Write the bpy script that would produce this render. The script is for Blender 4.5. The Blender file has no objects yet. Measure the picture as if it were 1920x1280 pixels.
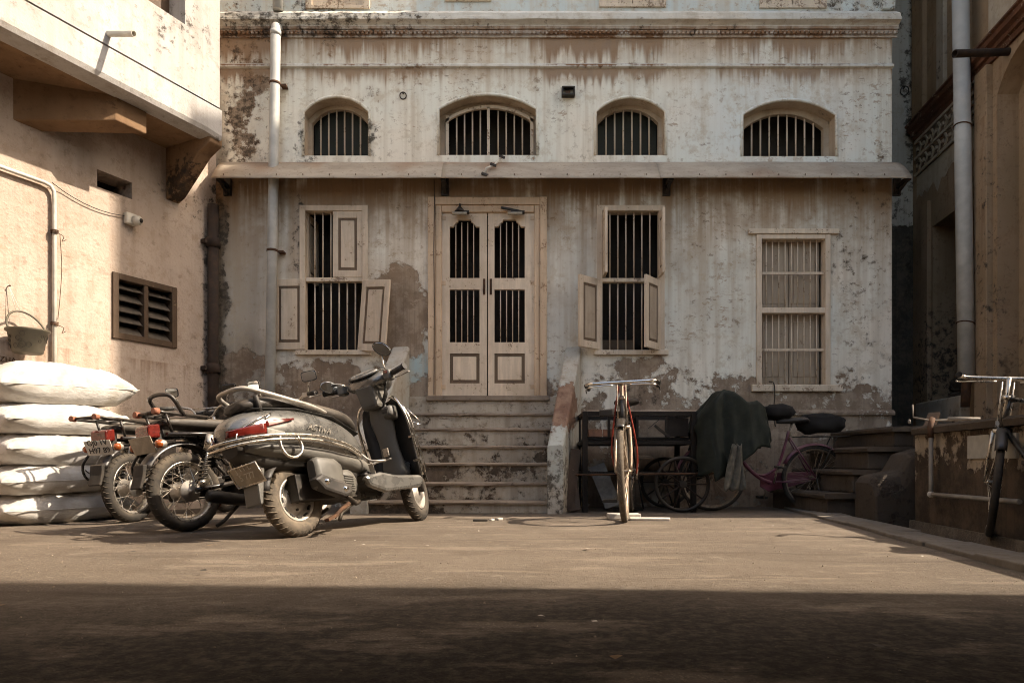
import bpy, bmesh, math, random
from math import pi, sin, cos, radians, sqrt, atan2
from mathutils import Vector, Matrix, noise
random.seed(7)

# ------------------------------------------------------------------ camera
F, H, D, HY = 1280.0, 0.47, 7.34, 868.0        # focal length (px of a 1920 wide frame), eye height, facade distance, horizon row
SC = bpy.context.scene
COL = SC.collection
cam_d = bpy.data.cameras.new('camera'); cam = bpy.data.objects.new('camera', cam_d); COL.objects.link(cam)
cam.location = (0, 0, H); cam.rotation_euler = (radians(90), 0, 0)
cam_d.sensor_width = 36; cam_d.sensor_fit = 'HORIZONTAL'; cam_d.lens = 36 * F / 1920
cam_d.shift_y = (HY - 640) / 1920
cam_d.clip_start = 0.05; cam_d.clip_end = 500
SC.camera = cam

# ------------------------------------------------------------------ sky, sun, exposure
SUN_EL, SUN_AZ = radians(43), radians(-4.8)       # azimuth from +X towards +Y
w = bpy.data.worlds.new('World'); SC.world = w; w.use_nodes = True
wn = w.node_tree.nodes; wl = w.node_tree.links
sky = wn.new('ShaderNodeTexSky'); sky.sky_type = 'NISHITA'; sky.sun_disc = False
sky.sun_elevation = SUN_EL; sky.sun_rotation = pi/2 - SUN_AZ
sky.air_density = 1.0; sky.dust_density = 2.5; sky.ozone_density = 0.6
bg = wn['Background']; bg.inputs['Strength'].default_value = 0.15
wl.new(sky.outputs['Color'], bg.inputs['Color'])
sd = bpy.data.lights.new('sun', 'SUN'); sd.energy = 3.1; sd.angle = radians(0.7); sd.color = (1.0, 0.965, 0.94)
sun = bpy.data.objects.new('sun', sd); COL.objects.link(sun)
sdir = Vector((cos(SUN_EL)*cos(SUN_AZ), cos(SUN_EL)*sin(SUN_AZ), sin(SUN_EL)))
sun.rotation_euler = sdir.to_track_quat('Z', 'Y').to_euler(); sun.location = sdir * 30
vs = SC.view_settings
vs.view_transform = 'Standard'; vs.look = 'None'; vs.gamma = 1.0; vs.use_curve_mapping = False; vs.exposure = 1.55
vs.use_white_balance = True; vs.white_balance_temperature = 7900; vs.white_balance_tint = 10
SC.cycles.use_denoising = True
SC.cycles.max_bounces = 6; SC.cycles.diffuse_bounces = 4; SC.cycles.glossy_bounces = 3
SC.cycles.use_adaptive_sampling = True; SC.cycles.adaptive_threshold = 0.025; SC.cycles.filter_width = 1.0; SC.cycles.adaptive_min_samples = 12
SC.cycles.sample_clamp_indirect = 6

# ------------------------------------------------------------------ photo-to-place helpers (facade plane, ground, left wall, right wall)
S = F / D                                        # pixels per metre on the facade
def fx(x): return (x - 960) / S
def fz(y): return H + (HY - y) / S
def at(x, y, Y): return Vector(((x - 960) * Y / F, Y, H + (HY - y) * Y / F))
def gnd(x, y):
    Y = F * H / (y - HY); return Vector(((x - 960) * Y / F, Y, 0))
LX0 = fx(405)
LU = Vector((-0.4472, -0.8944, 0)); LN = Vector((0.8944, -0.4472, 0)); LO = Vector((LX0, D, 0))
LANG = atan2(LU.y, LU.x)
def lw(x, y):                                    # pixel on the left wall -> (u along the wall towards the camera, z)
    Y = (0.5 * D - LX0) / (0.5 + (960 - x) / F)
    return (D - Y) / 0.8944, H + (HY - y) * Y / F
def lpos(u, n, z): return LO + LU * u + LN * n + Vector((0, 0, z))
RT = 0.1375; RC = 4.025
def rY(x): return RC / ((x - 960) / F - RT)
def rz(x, y): return H + (HY - y) * rY(x) / F
def rX(Y): return RC + RT * Y

# ------------------------------------------------------------------ mesh builder
class MB:
    def __init__(s): s.v = []; s.f = []; s.m = []; s.sm = []
    def add(s, vs_, fs, m=0, smooth=False):
        o = len(s.v); s.v += [tuple(v) for v in vs_]
        for f in fs: s.f.append(tuple(i + o for i in f)); s.m.append(m); s.sm.append(smooth)
        return s
    def box(s, x0, x1, y0, y1, z0, z1, m=0, T=None):
        vs_ = [Vector((x, y, z)) for x in (x0, x1) for y in (y0, y1) for z in (z0, z1)]
        if T is not None: vs_ = [T @ v for v in vs_]
        return s.add(vs_, [(0,1,3,2),(4,6,7,5),(0,4,5,1),(2,3,7,6),(0,2,6,4),(1,5,7,3)], m)
    def bar(s, p0, p1, w_, h_, m=0, up=(0,0,1)):
        p0 = Vector(p0); p1 = Vector(p1); d = (p1-p0).normalized(); up = Vector(up)
        if abs(d.dot(up)) > .98: up = Vector((0,1,0))
        a = d.cross(up).normalized(); b = a.cross(d).normalized()
        vs_ = [p + a*sx*w_/2 + b*sz*h_/2 for p in (p0,p1) for sx in (-1,1) for sz in (-1,1)]
        return s.add(vs_, [(0,1,3,2),(4,6,7,5),(0,4,5,1),(2,3,7,6),(0,2,6,4),(1,5,7,3)], m)
    def tube(s, pts, r, n=8, m=0, closed=False, caps=True, smooth=True):
        pts = [Vector(p) for p in pts]; N = len(pts)
        rs = r if isinstance(r, (list, tuple)) else [r]*N
        tang = []
        for i in range(N):
            if closed: t = pts[(i+1) % N] - pts[i-1]
            else: t = pts[min(i+1,N-1)] - pts[max(i-1,0)]
            tang.append(t.normalized() if t.length > 1e-9 else Vector((0,0,1)))
        up = Vector((0,0,1)) if abs(tang[0].z) < .9 else Vector((1,0,0))
        a = tang[0].cross(up).normalized(); vs_ = []
        for i in range(N):
            t = tang[i]; a = (a - t*a.dot(t))
            a = a.normalized() if a.length > 1e-6 else t.orthogonal().normalized()
            b = t.cross(a)
            for k in range(n):
                q = 2*pi*k/n; vs_.append(pts[i] + (a*cos(q) + b*sin(q))*rs[i])
        fs = []
        for i in range(N if closed else N-1):
            j = (i+1) % N
            for k in range(n): fs.append((i*n+k, i*n+(k+1)%n, j*n+(k+1)%n, j*n+k))
        s.add(vs_, fs, m, smooth)
        if caps and not closed:
            o = len(s.v) - N*n
            s.f.append(tuple(o+k for k in reversed(range(n)))); s.m.append(m); s.sm.append(False)
            s.f.append(tuple(o+(N-1)*n+k for k in range(n))); s.m.append(m); s.sm.append(False)
        return s
    def cyl(s, p0, p1, r0, r1=None, n=14, m=0, smooth=True): return s.tube([p0, p1], [r0, r0 if r1 is None else r1], n, m, smooth=smooth)
    def lathe(s, prof, c, axis, n=24, m=0, smooth=True, closed=False):
        c = Vector(c); ax = Vector(axis).normalized(); a = ax.orthogonal().normalized(); b = ax.cross(a)
        P = len(prof); vs_ = []
        for k in range(n):
            q = 2*pi*k/n; d = a*cos(q) + b*sin(q)
            for (r, h_) in prof: vs_.append(c + d*r + ax*h_)
        fs = []
        for k in range(n):
            k2 = (k+1) % n
            for i in range(P if closed else P-1):
                i2 = (i+1) % P; fs.append((k*P+i, k2*P+i, k2*P+i2, k*P+i2))
        return s.add(vs_, fs, m, smooth)
    def torus(s, c, axis, R, r, n=32, k=10, m=0, sx=1.0):
        return s.lathe([(R + r*cos(2*pi*i/k), r*sx*sin(2*pi*i/k)) for i in range(k)], c, axis, n, m, True, True)
    def loft(s, rings, m=0, caps=True, smooth=True, closed=True):
        n = len(rings[0]); vs_ = [p for r in rings for p in r]; fs = []
        for i in range(len(rings)-1):
            for k in range(n if closed else n-1):
                k2 = (k+1) % n; fs.append((i*n+k, i*n+k2, (i+1)*n+k2, (i+1)*n+k))
        s.add(vs_, fs, m, smooth)
        if caps and closed:
            o = len(s.v) - len(vs_)
            s.f.append(tuple(o+k for k in reversed(range(n)))); s.m.append(m); s.sm.append(False)
            e = o + (len(rings)-1)*n
            s.f.append(tuple(e+k for k in range(n))); s.m.append(m); s.sm.append(False)
        return s
    def prism(s, poly, fn, d0, d1, m=0, smooth=False):
        n = len(poly); vs_ = [fn(a, b, d0) for a, b in poly] + [fn(a, b, d1) for a, b in poly]
        fs = [tuple(reversed(range(n))), tuple(range(n, 2*n))] + [(i, (i+1)%n, n+(i+1)%n, n+i) for i in range(n)]
        return s.add(vs_, fs, m, smooth)
    def ball(s, c, rx, ry, rz_, n=14, k=8, m=0):
        rings = []
        for i in range(1, k):
            q = pi*i/k; rings.append([Vector((c[0]+rx*sin(q)*cos(2*pi*j/n), c[1]+ry*sin(q)*sin(2*pi*j/n), c[2]+rz_*cos(q))) for j in range(n)])
        return s.loft(rings, m)
    def mesh(s, name, mats):
        me = bpy.data.meshes.new(name); me.from_pydata(s.v, [], s.f); me.update()
        for mt in (mats if isinstance(mats, (list, tuple)) else [mats]): me.materials.append(mt)
        me.polygons.foreach_set('material_index', s.m); me.polygons.foreach_set('use_smooth', s.sm)
        bm = bmesh.new(); bm.from_mesh(me); bmesh.ops.recalc_face_normals(bm, faces=bm.faces); bm.to_mesh(me); bm.free()
        return me
    def build(s, name, mats, parent=None, bevel=0, subsurf=0, label=None, cat=None, group=None, kind=None, loc=None, rot=None):
        o = bpy.data.objects.new(name, s.mesh(name, mats)); COL.objects.link(o)
        if parent is not None: o.parent = parent
        if loc is not None: o.location = loc
        if rot is not None: o.rotation_euler = rot
        if bevel:
            b = o.modifiers.new('bevel', 'BEVEL'); b.width = bevel; b.segments = 2; b.limit_method = 'ANGLE'; b.angle_limit = radians(40)
        if subsurf:
            b = o.modifiers.new('sub', 'SUBSURF'); b.levels = subsurf; b.render_levels = subsurf
        tag(o, label, cat, group, kind); return o

def tag(o, label=None, cat=None, group=None, kind=None):
    if label: o['label'] = label
    if cat: o['category'] = cat
    if group: o['group'] = group
    if kind: o['kind'] = kind
    return o
def thing(name, label, cat, loc=(0,0,0), rot=(0,0,0), group=None):
    o = bpy.data.objects.new(name, None); COL.objects.link(o); o.empty_display_size = .1
    o.location = loc; o.rotation_euler = rot; return tag(o, label, cat, group)
def node(name, parent, loc=(0,0,0), rot=(0,0,0)):          # an Empty that holds a part's own pieces
    o = bpy.data.objects.new(name, None); COL.objects.link(o); o.parent = parent
    o.location = loc; o.rotation_euler = rot; o.empty_display_size = .05; return o
def copy_of(src, parent, loc=None, rot=None, name=None):
    o = src.copy(); COL.objects.link(o); o.parent = parent
    if name: o.name = name
    if loc is not None: o.location = loc
    if rot is not None: o.rotation_euler = rot
    return o
def text(name, body, size, mt, parent, loc, rot, ext=.001, shear=0):
    c = bpy.data.curves.new(name, 'FONT'); c.body = body; c.size = size; c.extrude = ext; c.align_x = 'CENTER'; c.align_y = 'CENTER'; c.shear = shear; c.resolution_u = 3
    tmp = bpy.data.objects.new(name, c); COL.objects.link(tmp); bpy.context.view_layer.update()
    me = bpy.data.meshes.new_from_object(tmp.evaluated_get(bpy.context.evaluated_depsgraph_get())); me.materials.clear(); me.materials.append(mt)
    bpy.data.objects.remove(tmp); o = bpy.data.objects.new(name, me); COL.objects.link(o)
    if parent is not None: o.parent = parent
    o.location = loc; o.rotation_euler = rot; return o
def arc(p0, p1, p2, n=8):                                   # quadratic curve
    p0, p1, p2 = Vector(p0), Vector(p1), Vector(p2)
    return [p0*(1-t)**2 + p1*2*t*(1-t) + p2*t*t for t in [i/n for i in range(n+1)]]
def smooth_path(pts, sub=4):                                # Catmull-Rom
    P = [Vector(p) for p in pts]; out = []
    for i in range(len(P)-1):
        a = P[max(i-1,0)]; b = P[i]; c = P[i+1]; d = P[min(i+2,len(P)-1)]
        for k in range(sub):
            t = k/sub; out.append(.5*((2*b)+(c-a)*t+(2*a-5*b+4*c-d)*t*t+(3*b-a-3*c+d)*t**3))
    out.append(P[-1]); return out

# ------------------------------------------------------------------ material builder
class NT:
    def __init__(s, name):
        s.m = bpy.data.materials.new(name); s.m.use_nodes = True; s.t = s.m.node_tree; s.n = s.t.nodes; s.l = s.t.links
        s.b = s.n['Principled BSDF']
    def put(s, sock, v):
        if isinstance(v, bpy.types.NodeSocket): s.l.new(v, sock)
        elif isinstance(v, (tuple, list)) and len(v) == 3 and sock.type == 'RGBA': sock.default_value = (*v, 1)
        else: sock.default_value = v
    def pos(s): return s.n.new('ShaderNodeNewGeometry').outputs['Position']
    def obj(s): return s.n.new('ShaderNodeTexCoord').outputs['Object']
    def rnd(s): return s.n.new('ShaderNodeObjectInfo').outputs['Random']
    def scale(s, v, k):
        n = s.n.new('ShaderNodeVectorMath'); n.operation = 'MULTIPLY'; s.put(n.inputs[0], v); s.put(n.inputs[1], k); return n.outputs[0]
    def vadd(s, v, k):
        n = s.n.new('ShaderNodeVectorMath'); n.operation = 'ADD'; s.put(n.inputs[0], v); s.put(n.inputs[1], k); return n.outputs[0]
    def noise(s, v, sc=5, det=4, ro=.55, dist=0):
        n = s.n.new('ShaderNodeTexNoise'); s.put(n.inputs['Vector'], v); n.inputs['Scale'].default_value = sc
        n.inputs['Detail'].default_value = det; n.inputs['Roughness'].default_value = ro; n.inputs['Distortion'].default_value = dist; return n.outputs['Fac']
    def noisec(s, v, sc=5, det=2):
        n = s.n.new('ShaderNodeTexNoise'); s.put(n.inputs['Vector'], v); n.inputs['Scale'].default_value = sc; n.inputs['Detail'].default_value = det; return n.outputs['Color']
    def voro(s, v, sc=5, feat='F1'):
        n = s.n.new('ShaderNodeTexVoronoi'); n.feature = feat; s.put(n.inputs['Vector'], v); n.inputs['Scale'].default_value = sc; return n.outputs['Distance']
    def mr(s, v, a, b, c=0, d=1, st='SMOOTHSTEP'):
        n = s.n.new('ShaderNodeMapRange'); n.interpolation_type = st; s.put(n.inputs['Value'], v)
        for i, x in zip((1,2,3,4), (a,b,c,d)): s.put(n.inputs[i], x)
        return n.outputs[0]
    def math(s, op, a, b=0.0, clamp=False):
        n = s.n.new('ShaderNodeMath'); n.operation = op; n.use_clamp = clamp; s.put(n.inputs[0], a); s.put(n.inputs[1], b); return n.outputs[0]
    def mul(s, a, b): return s.math('MULTIPLY', a, b)
    def plus(s, a, b, clamp=False): return s.math('ADD', a, b, clamp)
    def mx(s, a, b): return s.math('MAXIMUM', a, b)
    def mix(s, f, a, b, bt='MIX'):
        n = s.n.new('ShaderNodeMix'); n.data_type = 'RGBA'; n.blend_type = bt; n.clamp_factor = True
        s.put(n.inputs[0], f); s.put(n.inputs[6], a); s.put(n.inputs[7], b); return n.outputs[2]
    def sep(s, v):
        n = s.n.new('ShaderNodeSeparateXYZ'); s.put(n.inputs[0], v); return n.outputs
    def bump(s, h_, st=.4, d=.01, nrm=None):
        n = s.n.new('ShaderNodeBump'); n.inputs['Strength'].default_value = st; n.inputs['Distance'].default_value = d; s.put(n.inputs['Height'], h_)
        if nrm is not None: s.put(n.inputs['Normal'], nrm)
        return n.outputs[0]
    def ell(s, p, c, r):                                     # 1 inside an ellipsoid, 0 outside
        v = s.vadd(p, tuple(-x for x in c)); v = s.scale(v, tuple(1/x for x in r))
        n = s.n.new('ShaderNodeVectorMath'); n.operation = 'LENGTH'; s.put(n.inputs[0], v); return s.mr(n.outputs['Value'], 1.25, .35)
    def out(s, col, rough=.8, nrm=None, metal=0, spec=.3):
        s.put(s.b.inputs['Base Color'], col); s.put(s.b.inputs['Roughness'], rough); s.put(s.b.inputs['Metallic'], metal)
        s.b.inputs['Specular IOR Level'].default_value = spec
        if nrm is not None: s.put(s.b.inputs['Normal'], nrm)
        return s.m

def simple(name, col, rough=.6, metal=0, spec=.4, var=.25, sc=30, dust=None, dustamt=.5, bump=.15, coat=0):
    t = NT(name); p = t.obj(); n1 = t.noise(p, sc, 5, .6); n2 = t.noise(p, sc*.17, 3, .5)
    c = t.mix(t.mr(n1, .35, .7), tuple(x*(1-var) for x in col), tuple(min(1, x*(1+var*.6)) for x in col))
    c = t.mix(t.mul(t.mr(n2, .35, .65), var), c, tuple(x*.55 for x in col))
    r = t.mr(n1, .3, .7, max(.03, rough-.1), min(1, rough+.12)); mt = metal
    if dust:
        g = t.n.new('ShaderNodeNewGeometry').outputs['Normal']; up = t.mr(t.sep(g)[2], -.2, .9)
        dm = t.mul(t.mr(t.plus(n2, t.mul(n1, .4)), .45, .85), t.plus(t.mul(up, .75), .25)); dm = t.mul(dm, dustamt)
        c = t.mix(dm, c, dust); r = t.mix(dm, r, (.9,.9,.9)); mt = t.mul(t.math('SUBTRACT', 1.0, dm), metal)
    m = t.out(c, r, t.bump(n1, bump, .002) if bump else None, mt, spec)
    if coat: t.b.inputs['Coat Weight'].default_value = coat; t.b.inputs['Coat Roughness'].default_value = .12
    return m

def plaster(name, c1, c2, under=((.20,.135,.09),(.33,.25,.18)), peel=0.0, patches=(), low=None, streaks=(), streak_amt=.8, streak_col=(.17,.085,.04),
            mould=(), mould_base=0.0, grime=.35, grain=.5, fine=60, tint=(), seed=0.0, local=False, wash=(), flakes=0.0):
    """old lime-washed plaster: two-tone wash, peeled patches with the render under it, run-off stains below ledges, black mould"""
    t = NT(name); p = t.obj() if local else t.pos()
    p = t.vadd(p, (seed, seed*.7, seed*.3)) if False else p
    ps = t.vadd(p, (seed, seed*1.7, seed*.3)); z = t.sep(p)[2]
    wob = t.vadd(p, t.scale(t.vadd(t.noisec(ps, 3.0, 3), (-.5,-.5,-.5)), (.35,.35,.35)))
    big = t.noise(ps, .9, 3, .6); mid = t.noise(ps, 3.5, 6, .64); fin = t.noise(ps, fine, 2, .6); flk = t.noise(ps, 14, 4, .72)
    col = t.mix(t.mr(big, .38, .62), c1, c2)
    for (cen, rad, c, a) in tint: col = t.mix(t.mul(t.ell(wob, cen, rad), a), col, c)
    vert = t.noise(t.scale(ps, (9, 9, .45)), 1.0, 3, .65)     # rain runs
    vert2 = t.noise(t.scale(ps, (26, 26, .9)), 1.0, 2, .6)
    col = t.mix(t.mul(t.mr(vert, .42, .75), grime), col, tuple(x*.62*y for x, y in zip(c1, (1.02,.95,.86))))
    col = t.mix(t.mul(t.mr(mid, .5, .72), grime*.8), col, tuple(x*.66 for x in c1))
    col = t.mix(t.mul(t.mr(flk, .57, .68), grime*.9), col, tuple(x*.45*y for x, y in zip(c1, (1.05,.95,.85))))
    col = t.mix(t.mul(t.mr(t.noise(ps, 6.5, 5, .75), .50, .66), grime*.75), col, tuple(x*.58*y for x, y in zip(c1, (1.05,.93,.78))))
    # peeled places
    bias = peel
    pb = None
    for (cen, rad, a) in patches:
        e = t.mul(t.ell(wob, cen, rad), a); pb = e if pb is None else t.mx(pb, e)
    if low: 
        e = t.mr(z, low[1], low[0], 0, low[2]); pb = e if pb is None else t.mx(pb, e)
    field = t.plus(t.plus(t.plus(t.mul(mid, .62), t.mul(flk, .16)), t.mul(big, .42)), bias-.02)
    if pb is not None: field = t.plus(field, pb)
    pl = t.mr(field, .735, .765)
    edge = t.mul(t.mr(field, .70, .737), t.mr(field, .80, .765))
    uc = t.mix(t.mr(t.noise(ps, 5.5, 5, .72), .4, .62), under[0], under[1])
    uc = t.mix(t.mul(t.mr(vert2, .5, .7), .35), uc, tuple(x*.5 for x in under[0]))
    col = t.mix(t.mul(edge, .3), col, tuple(x*.5 for x in under[0]))
    col = t.mix(t.mul(pl, .93), col, uc)
    # run-off below ledges: (z of ledge, length, strength)
    sk = None
    xvar = t.mr(t.noise(t.scale(ps, (.8, .8, .0)), 1.0, 3, .6), .36, .62, .15, 1.25); lvar = t.mr(t.noise(t.scale(ps, (4.5, 4.5, .0)), 1.0, 3, .7), .3, .7, .35, 1.3)
    for (zl, ln, a) in streaks:
        below = t.mul(t.mr(z, zl+.004, zl-.004), t.mr(z, zl-ln, zl, 0, 1, 'LINEAR'))
        below = t.mr(t.mul(t.math('SUBTRACT', zl, z), t.math('DIVIDE', 1.0, t.mul(lvar, ln))), 1.0, 0.0, 0, 1, 'LINEAR'); below = t.mul(below, t.mr(z, zl+.004, zl-.004))
        e = t.mul(t.mul(t.mul(below, below), a), xvar); sk = e if sk is None else t.mx(sk, e)
    if sk is not None:
        runs = t.mr(t.plus(t.plus(t.mul(vert, .5), t.mul(vert2, .55)), t.mul(sk, .5)), .62, .9)
        col = t.mix(t.mul(t.mul(runs, t.mr(sk, 0, .35)), streak_amt), col, streak_col)
    for (zl, ln, a, wc) in wash:
        below = t.mul(t.mr(z, zl+.004, zl-.004), t.mr(z, zl-ln, zl, 0, 1))
        col = t.mix(t.mul(t.mul(below, t.mr(t.plus(t.mul(vert, .6), t.mul(mid, .5)), .30, .64)), a), col, wc)
    if flakes:
        fk = t.noise(t.scale(ps, (6, 6, 12)), 1.0, 6, .74); msk = t.mr(t.noise(ps, 1.3, 3, .6), .50, .62)
        col = t.mix(t.mul(t.mul(t.mr(fk, .575, .60), msk), flakes), col, tuple(x*1.15 for x in under[1]))
        col = t.mix(t.mul(t.mul(t.mr(fk, .40, .385), msk), flakes*.8), col, tuple(x*.75 for x in under[0]))
    # mould
    mb = t.mul(t.mr(big, .5, .7), mould_base) if mould_base else None
    for (cen, rad, a) in mould:
        e = t.mul(t.ell(wob, cen, rad), a); mb = e if mb is None else t.mx(mb, e)
    if mb is not None:
        mf = t.mr(t.plus(t.plus(t.mul(flk, .6), t.mul(mid, .4)), t.mul(mb, .24)), .60, .76)
        col = t.mix(t.mul(t.mul(mf, t.mr(mb, 0, .3)), t.mr(flk, .4, .62, .3, .85)), col, (.045, .036, .027))
    hgt = t.plus(t.plus(t.mul(pl, -.9), t.mul(fin, .25*grain)), t.plus(t.mul(mid, .5*grain), t.mul(flk, .25)))
    return t.out(col, t.mr(fin, .3, .7, .8, .97), t.bump(hgt, .55, .012), 0, .2)

def wood(name, col, worn=(.20,.13,.085), wear=.0, sc=1.0):
    """old oil-painted timber with chips and dirt"""
    t = NT(name); p = t.vadd(t.pos(), (0,0,0)); g = t.noise(t.scale(p, (22*sc, 22*sc, 2.2*sc)), 1, 6, .65); n = t.noise(p, 7*sc, 7, .68); f = t.noise(p, 45, 5, .65)
    c = t.mix(t.mr(g, .35, .7), tuple(x*.86 for x in col), tuple(min(1, x*1.07) for x in col))
    c = t.mix(t.mul(t.mr(n, .48, .7), .45), c, tuple(x*.6*y for x, y in zip(col, (1.03,.95,.85))))
    c = t.mix(t.mul(t.mr(t.noise(p, 1.7, 3, .6), .45, .7), .4), c, tuple(x*.55*y for x, y in zip(col, (1.05,.93,.8))))
    c = t.mix(t.mr(t.rnd(), 0, 1, 0, .28, 'LINEAR'), c, tuple(x*.6 for x in col))
    ch = t.mr(t.plus(t.mul(f, .45), t.mul(n, .55)), .60-wear, .62-wear)
    c = t.mix(t.mul(ch, .8), c, worn)
    return t.out(c, t.mr(f, .3, .7, .5, .75), t.bump(t.plus(t.mul(g, .4), t.mul(ch, -.8)), .35, .004), 0, .3)

M = {}
# ------------------------------------------------------------------ parenting in world coordinates
def wm(o):
    m_ = Matrix.LocRotScale(o.location, o.rotation_euler, o.scale)
    return m_ if o.parent is None else wm(o.parent) @ o.matrix_parent_inverse @ m_
def wb(mb, name, mats, parent, **k):                        # build a part whose vertices are given in world coordinates
    o = mb.build(name, mats, parent, **k); o.matrix_parent_inverse = wm(parent).inverted(); return o
def wnode(name, parent, loc, rot=(0,0,0)):
    o = node(name, parent, loc, rot); o.matrix_parent_inverse = wm(parent).inverted(); return o
def wcopy(src, parent, loc, rot=(0,0,0)):
    o = copy_of(src, parent, loc, rot); o.matrix_parent_inverse = wm(parent).inverted(); return o
def fzp(y, p): return H + (HY - y) * (D - p) / F            # height of a thing standing p metres proud of the facade
def fxp(x, p): return (x - 960) * (D - p) / F

def wall_holes(mb, a0, a1, b0, b1, holes, fn, depth, m=0, mrev=0):
    A = sorted({a0, a1} | {h[0] for h in holes} | {h[1] for h in holes}); B = sorted({b0, b1} | {h[2] for h in holes} | {h[3] for h in holes})
    for i in range(len(A)-1):
        for j in range(len(B)-1):
            ca, cb = (A[i]+A[i+1])/2, (B[j]+B[j+1])/2
            if any(h[0] < ca < h[1] and h[2] < cb < h[3] for h in holes): continue
            mb.add([fn(A[i],B[j],0), fn(A[i+1],B[j],0), fn(A[i+1],B[j+1],0), fn(A[i],B[j+1],0)], [(0,1,2,3)], m)
    for h in holes:
        x0, x1, z0, z1 = h[:4]; rise = h[4] if len(h) > 4 else 0; dp = h[5] if len(h) > 5 else depth; splay = h[6] if len(h) > 6 else 0
        if rise:
            N = 14; cx, hw = (x0+x1)/2, (x1-x0)/2; R = (hw*hw + rise*rise)/(2*rise)
            top = []
            for k in range(N+1):
                x = x0 + (x1-x0)*k/N; top.append((x, z1 - R + sqrt(max(0, R*R - (x-cx)**2))))
            for k in range(N):
                a, b = top[k], top[k+1]
                mb.add([fn(a[0],a[1],0), fn(b[0],b[1],0), fn(b[0],z1,0), fn(a[0],z1,0)], [(0,1,2,3)], m)
            loop = [(x0, z0), (x1, z0)] + list(reversed(top))
        else: loop = [(x0,z0),(x1,z0),(x1,z1),(x0,z1)]
        cx, cz = (x0+x1)/2, (z0+z1)/2
        for k in range(len(loop)):
            a, b = loop[k], loop[(k+1) % len(loop)]
            q = lambda p: (cx + (p[0]-cx)*(1-splay), z0 + (p[1]-z0)*(1-splay))
            a2, b2 = q(a), q(b)
            mb.add([fn(a[0],a[1],0), fn(b[0],b[1],0), fn(b2[0],b2[1],dp), fn(a2[0],a2[1],dp)], [(0,1,2,3)], mrev)

# ------------------------------------------------------------------ materials of the place
M['facade'] = plaster('facade_limewash', (.78,.715,.605), (.715,.715,.635), flakes=.75, wash=[(fz(334),.85,1.0,(.13,.07,.033)),(fz(334),2.3,.6,(.34,.23,.14)),(fz(66),.5,.7,(.36,.24,.15)),(fz(128),.25,.6,(.38,.27,.18))], peel=.0,
    patches=[((fx(752),D,fz(585)),(.40,.4,.62),.42), ((fx(590),D,fz(700)),(.75,.4,.22),.24), ((fx(465),D,fz(230)),(.34,.4,.75),.17), ((fx(455),D,fz(700)),(.42,.4,.35),.26),
             ((fx(1340),D,fz(720)),(.40,.4,.17),.22), ((fx(1190),D,fz(715)),(.6,.4,.3),.26), ((fx(1625),D,fz(745)),(.30,.4,.20),.30), ((fx(1440),D,fz(748)),(.16,.4,.1),.26),
             ((fx(690),D,fz(370)),(.8,.4,.16),.10), ((fx(1000),D,fz(760)),(2.2,.4,.12),.16)],
    low=(1.05, 1.75, .235), streaks=[(fz(66),.66,1.3),(fz(128),.38,1.1),(fz(334),.8,.9),(5.6,.25,.35)], streak_amt=.82,
    mould=[((fx(440),D,fz(220)),(.45,.5,1.0),.6),((fx(412),D,fz(560)),(.10,.5,1.6),1.6),((fx(690),D,fz(260)),(.16,.5,.32),.85),((fx(570),D,fz(280)),(.16,.5,.3),.8),((fx(560),D,fz(40)),(1.4,.5,.3),.45),
           ((fx(1620),D,fz(500)),(.5,.5,1.6),.28),((fx(1620),D,fz(20)),(.7,.5,.4),.5),((fx(560),D,fz(440)),(.12,.5,.6),.7),((fx(1200),D,fz(730)),(.7,.5,.25),.35)],
    grime=.66, tint=[((fx(408),D,fz(520)),(.13,.5,2.2),(.035,.028,.02),.95),((fx(640),D,fz(740)),(1.1,.5,.4),(.16,.11,.07),.55),((fx(640),D,fz(362)),(.75,.5,.2),(.17,.10,.055),.75),((fx(560),D,fz(460)),(.2,.5,.7),(.24,.16,.10),.6),((fx(745),D,fz(590)),(.35,.5,.6),(.15,.095,.06),.55),((fx(1610),D,fz(365)),(.6,.5,.18),(.22,.14,.085),.6),((fx(455),D,fz(500)),(.35,.5,1.4),(.30,.23,.165),.55),((fx(455),D,fz(690)),(.4,.5,.5),(.12,.09,.06),.6),((fx(1000),D,fz(20)),(6,.5,.22),(.47,.56,.57),.75),((fx(1450),D,fz(230)),(1.2,.5,.8),(.60,.66,.67),.5),((fx(785),D,fz(690)),(.16,.5,.4),(.34,.46,.47),.85),((fx(1060),D,fz(560)),(.3,.5,1.2),(.60,.64,.61),.5),((fx(1300),D,fz(560)),(.9,.5,.7),(.58,.60,.54),.5),((fx(1340),D,fz(890)),(1.75,.6,.5),(.075,.058,.042),.9)])  # last tint: damp wall behind the cart, darkened further for the bay's shade
M['trim'] = plaster('cornice_limewash', (.64,.59,.51), (.60,.59,.54), peel=.0, flakes=.5, wash=[(fzp(50,.05),.2,.8,(.26,.14,.075))], streaks=[(fzp(56,.06),.16,1.2),(fz(121),.08,1.0)], streak_amt=.95, mould=[((fx(560),D,fz(40)),(1.6,.5,.4),.8),((fx(900),D,fz(60)),(5,.5,.05),.35)], grime=.5)
M['steps'] = plaster('stair_plaster', (.48,.415,.33), (.36,.305,.24), under=((.06,.042,.028),(.14,.10,.07)), flakes=.7, peel=.125, mould_base=.5, grime=.8, seed=3.1)
M['tread'] = plaster('stair_tread_stone', (.32,.255,.195), (.23,.18,.14), under=((.09,.065,.045),(.17,.125,.09)), peel=.04, grime=.6, seed=5.1)
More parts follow.
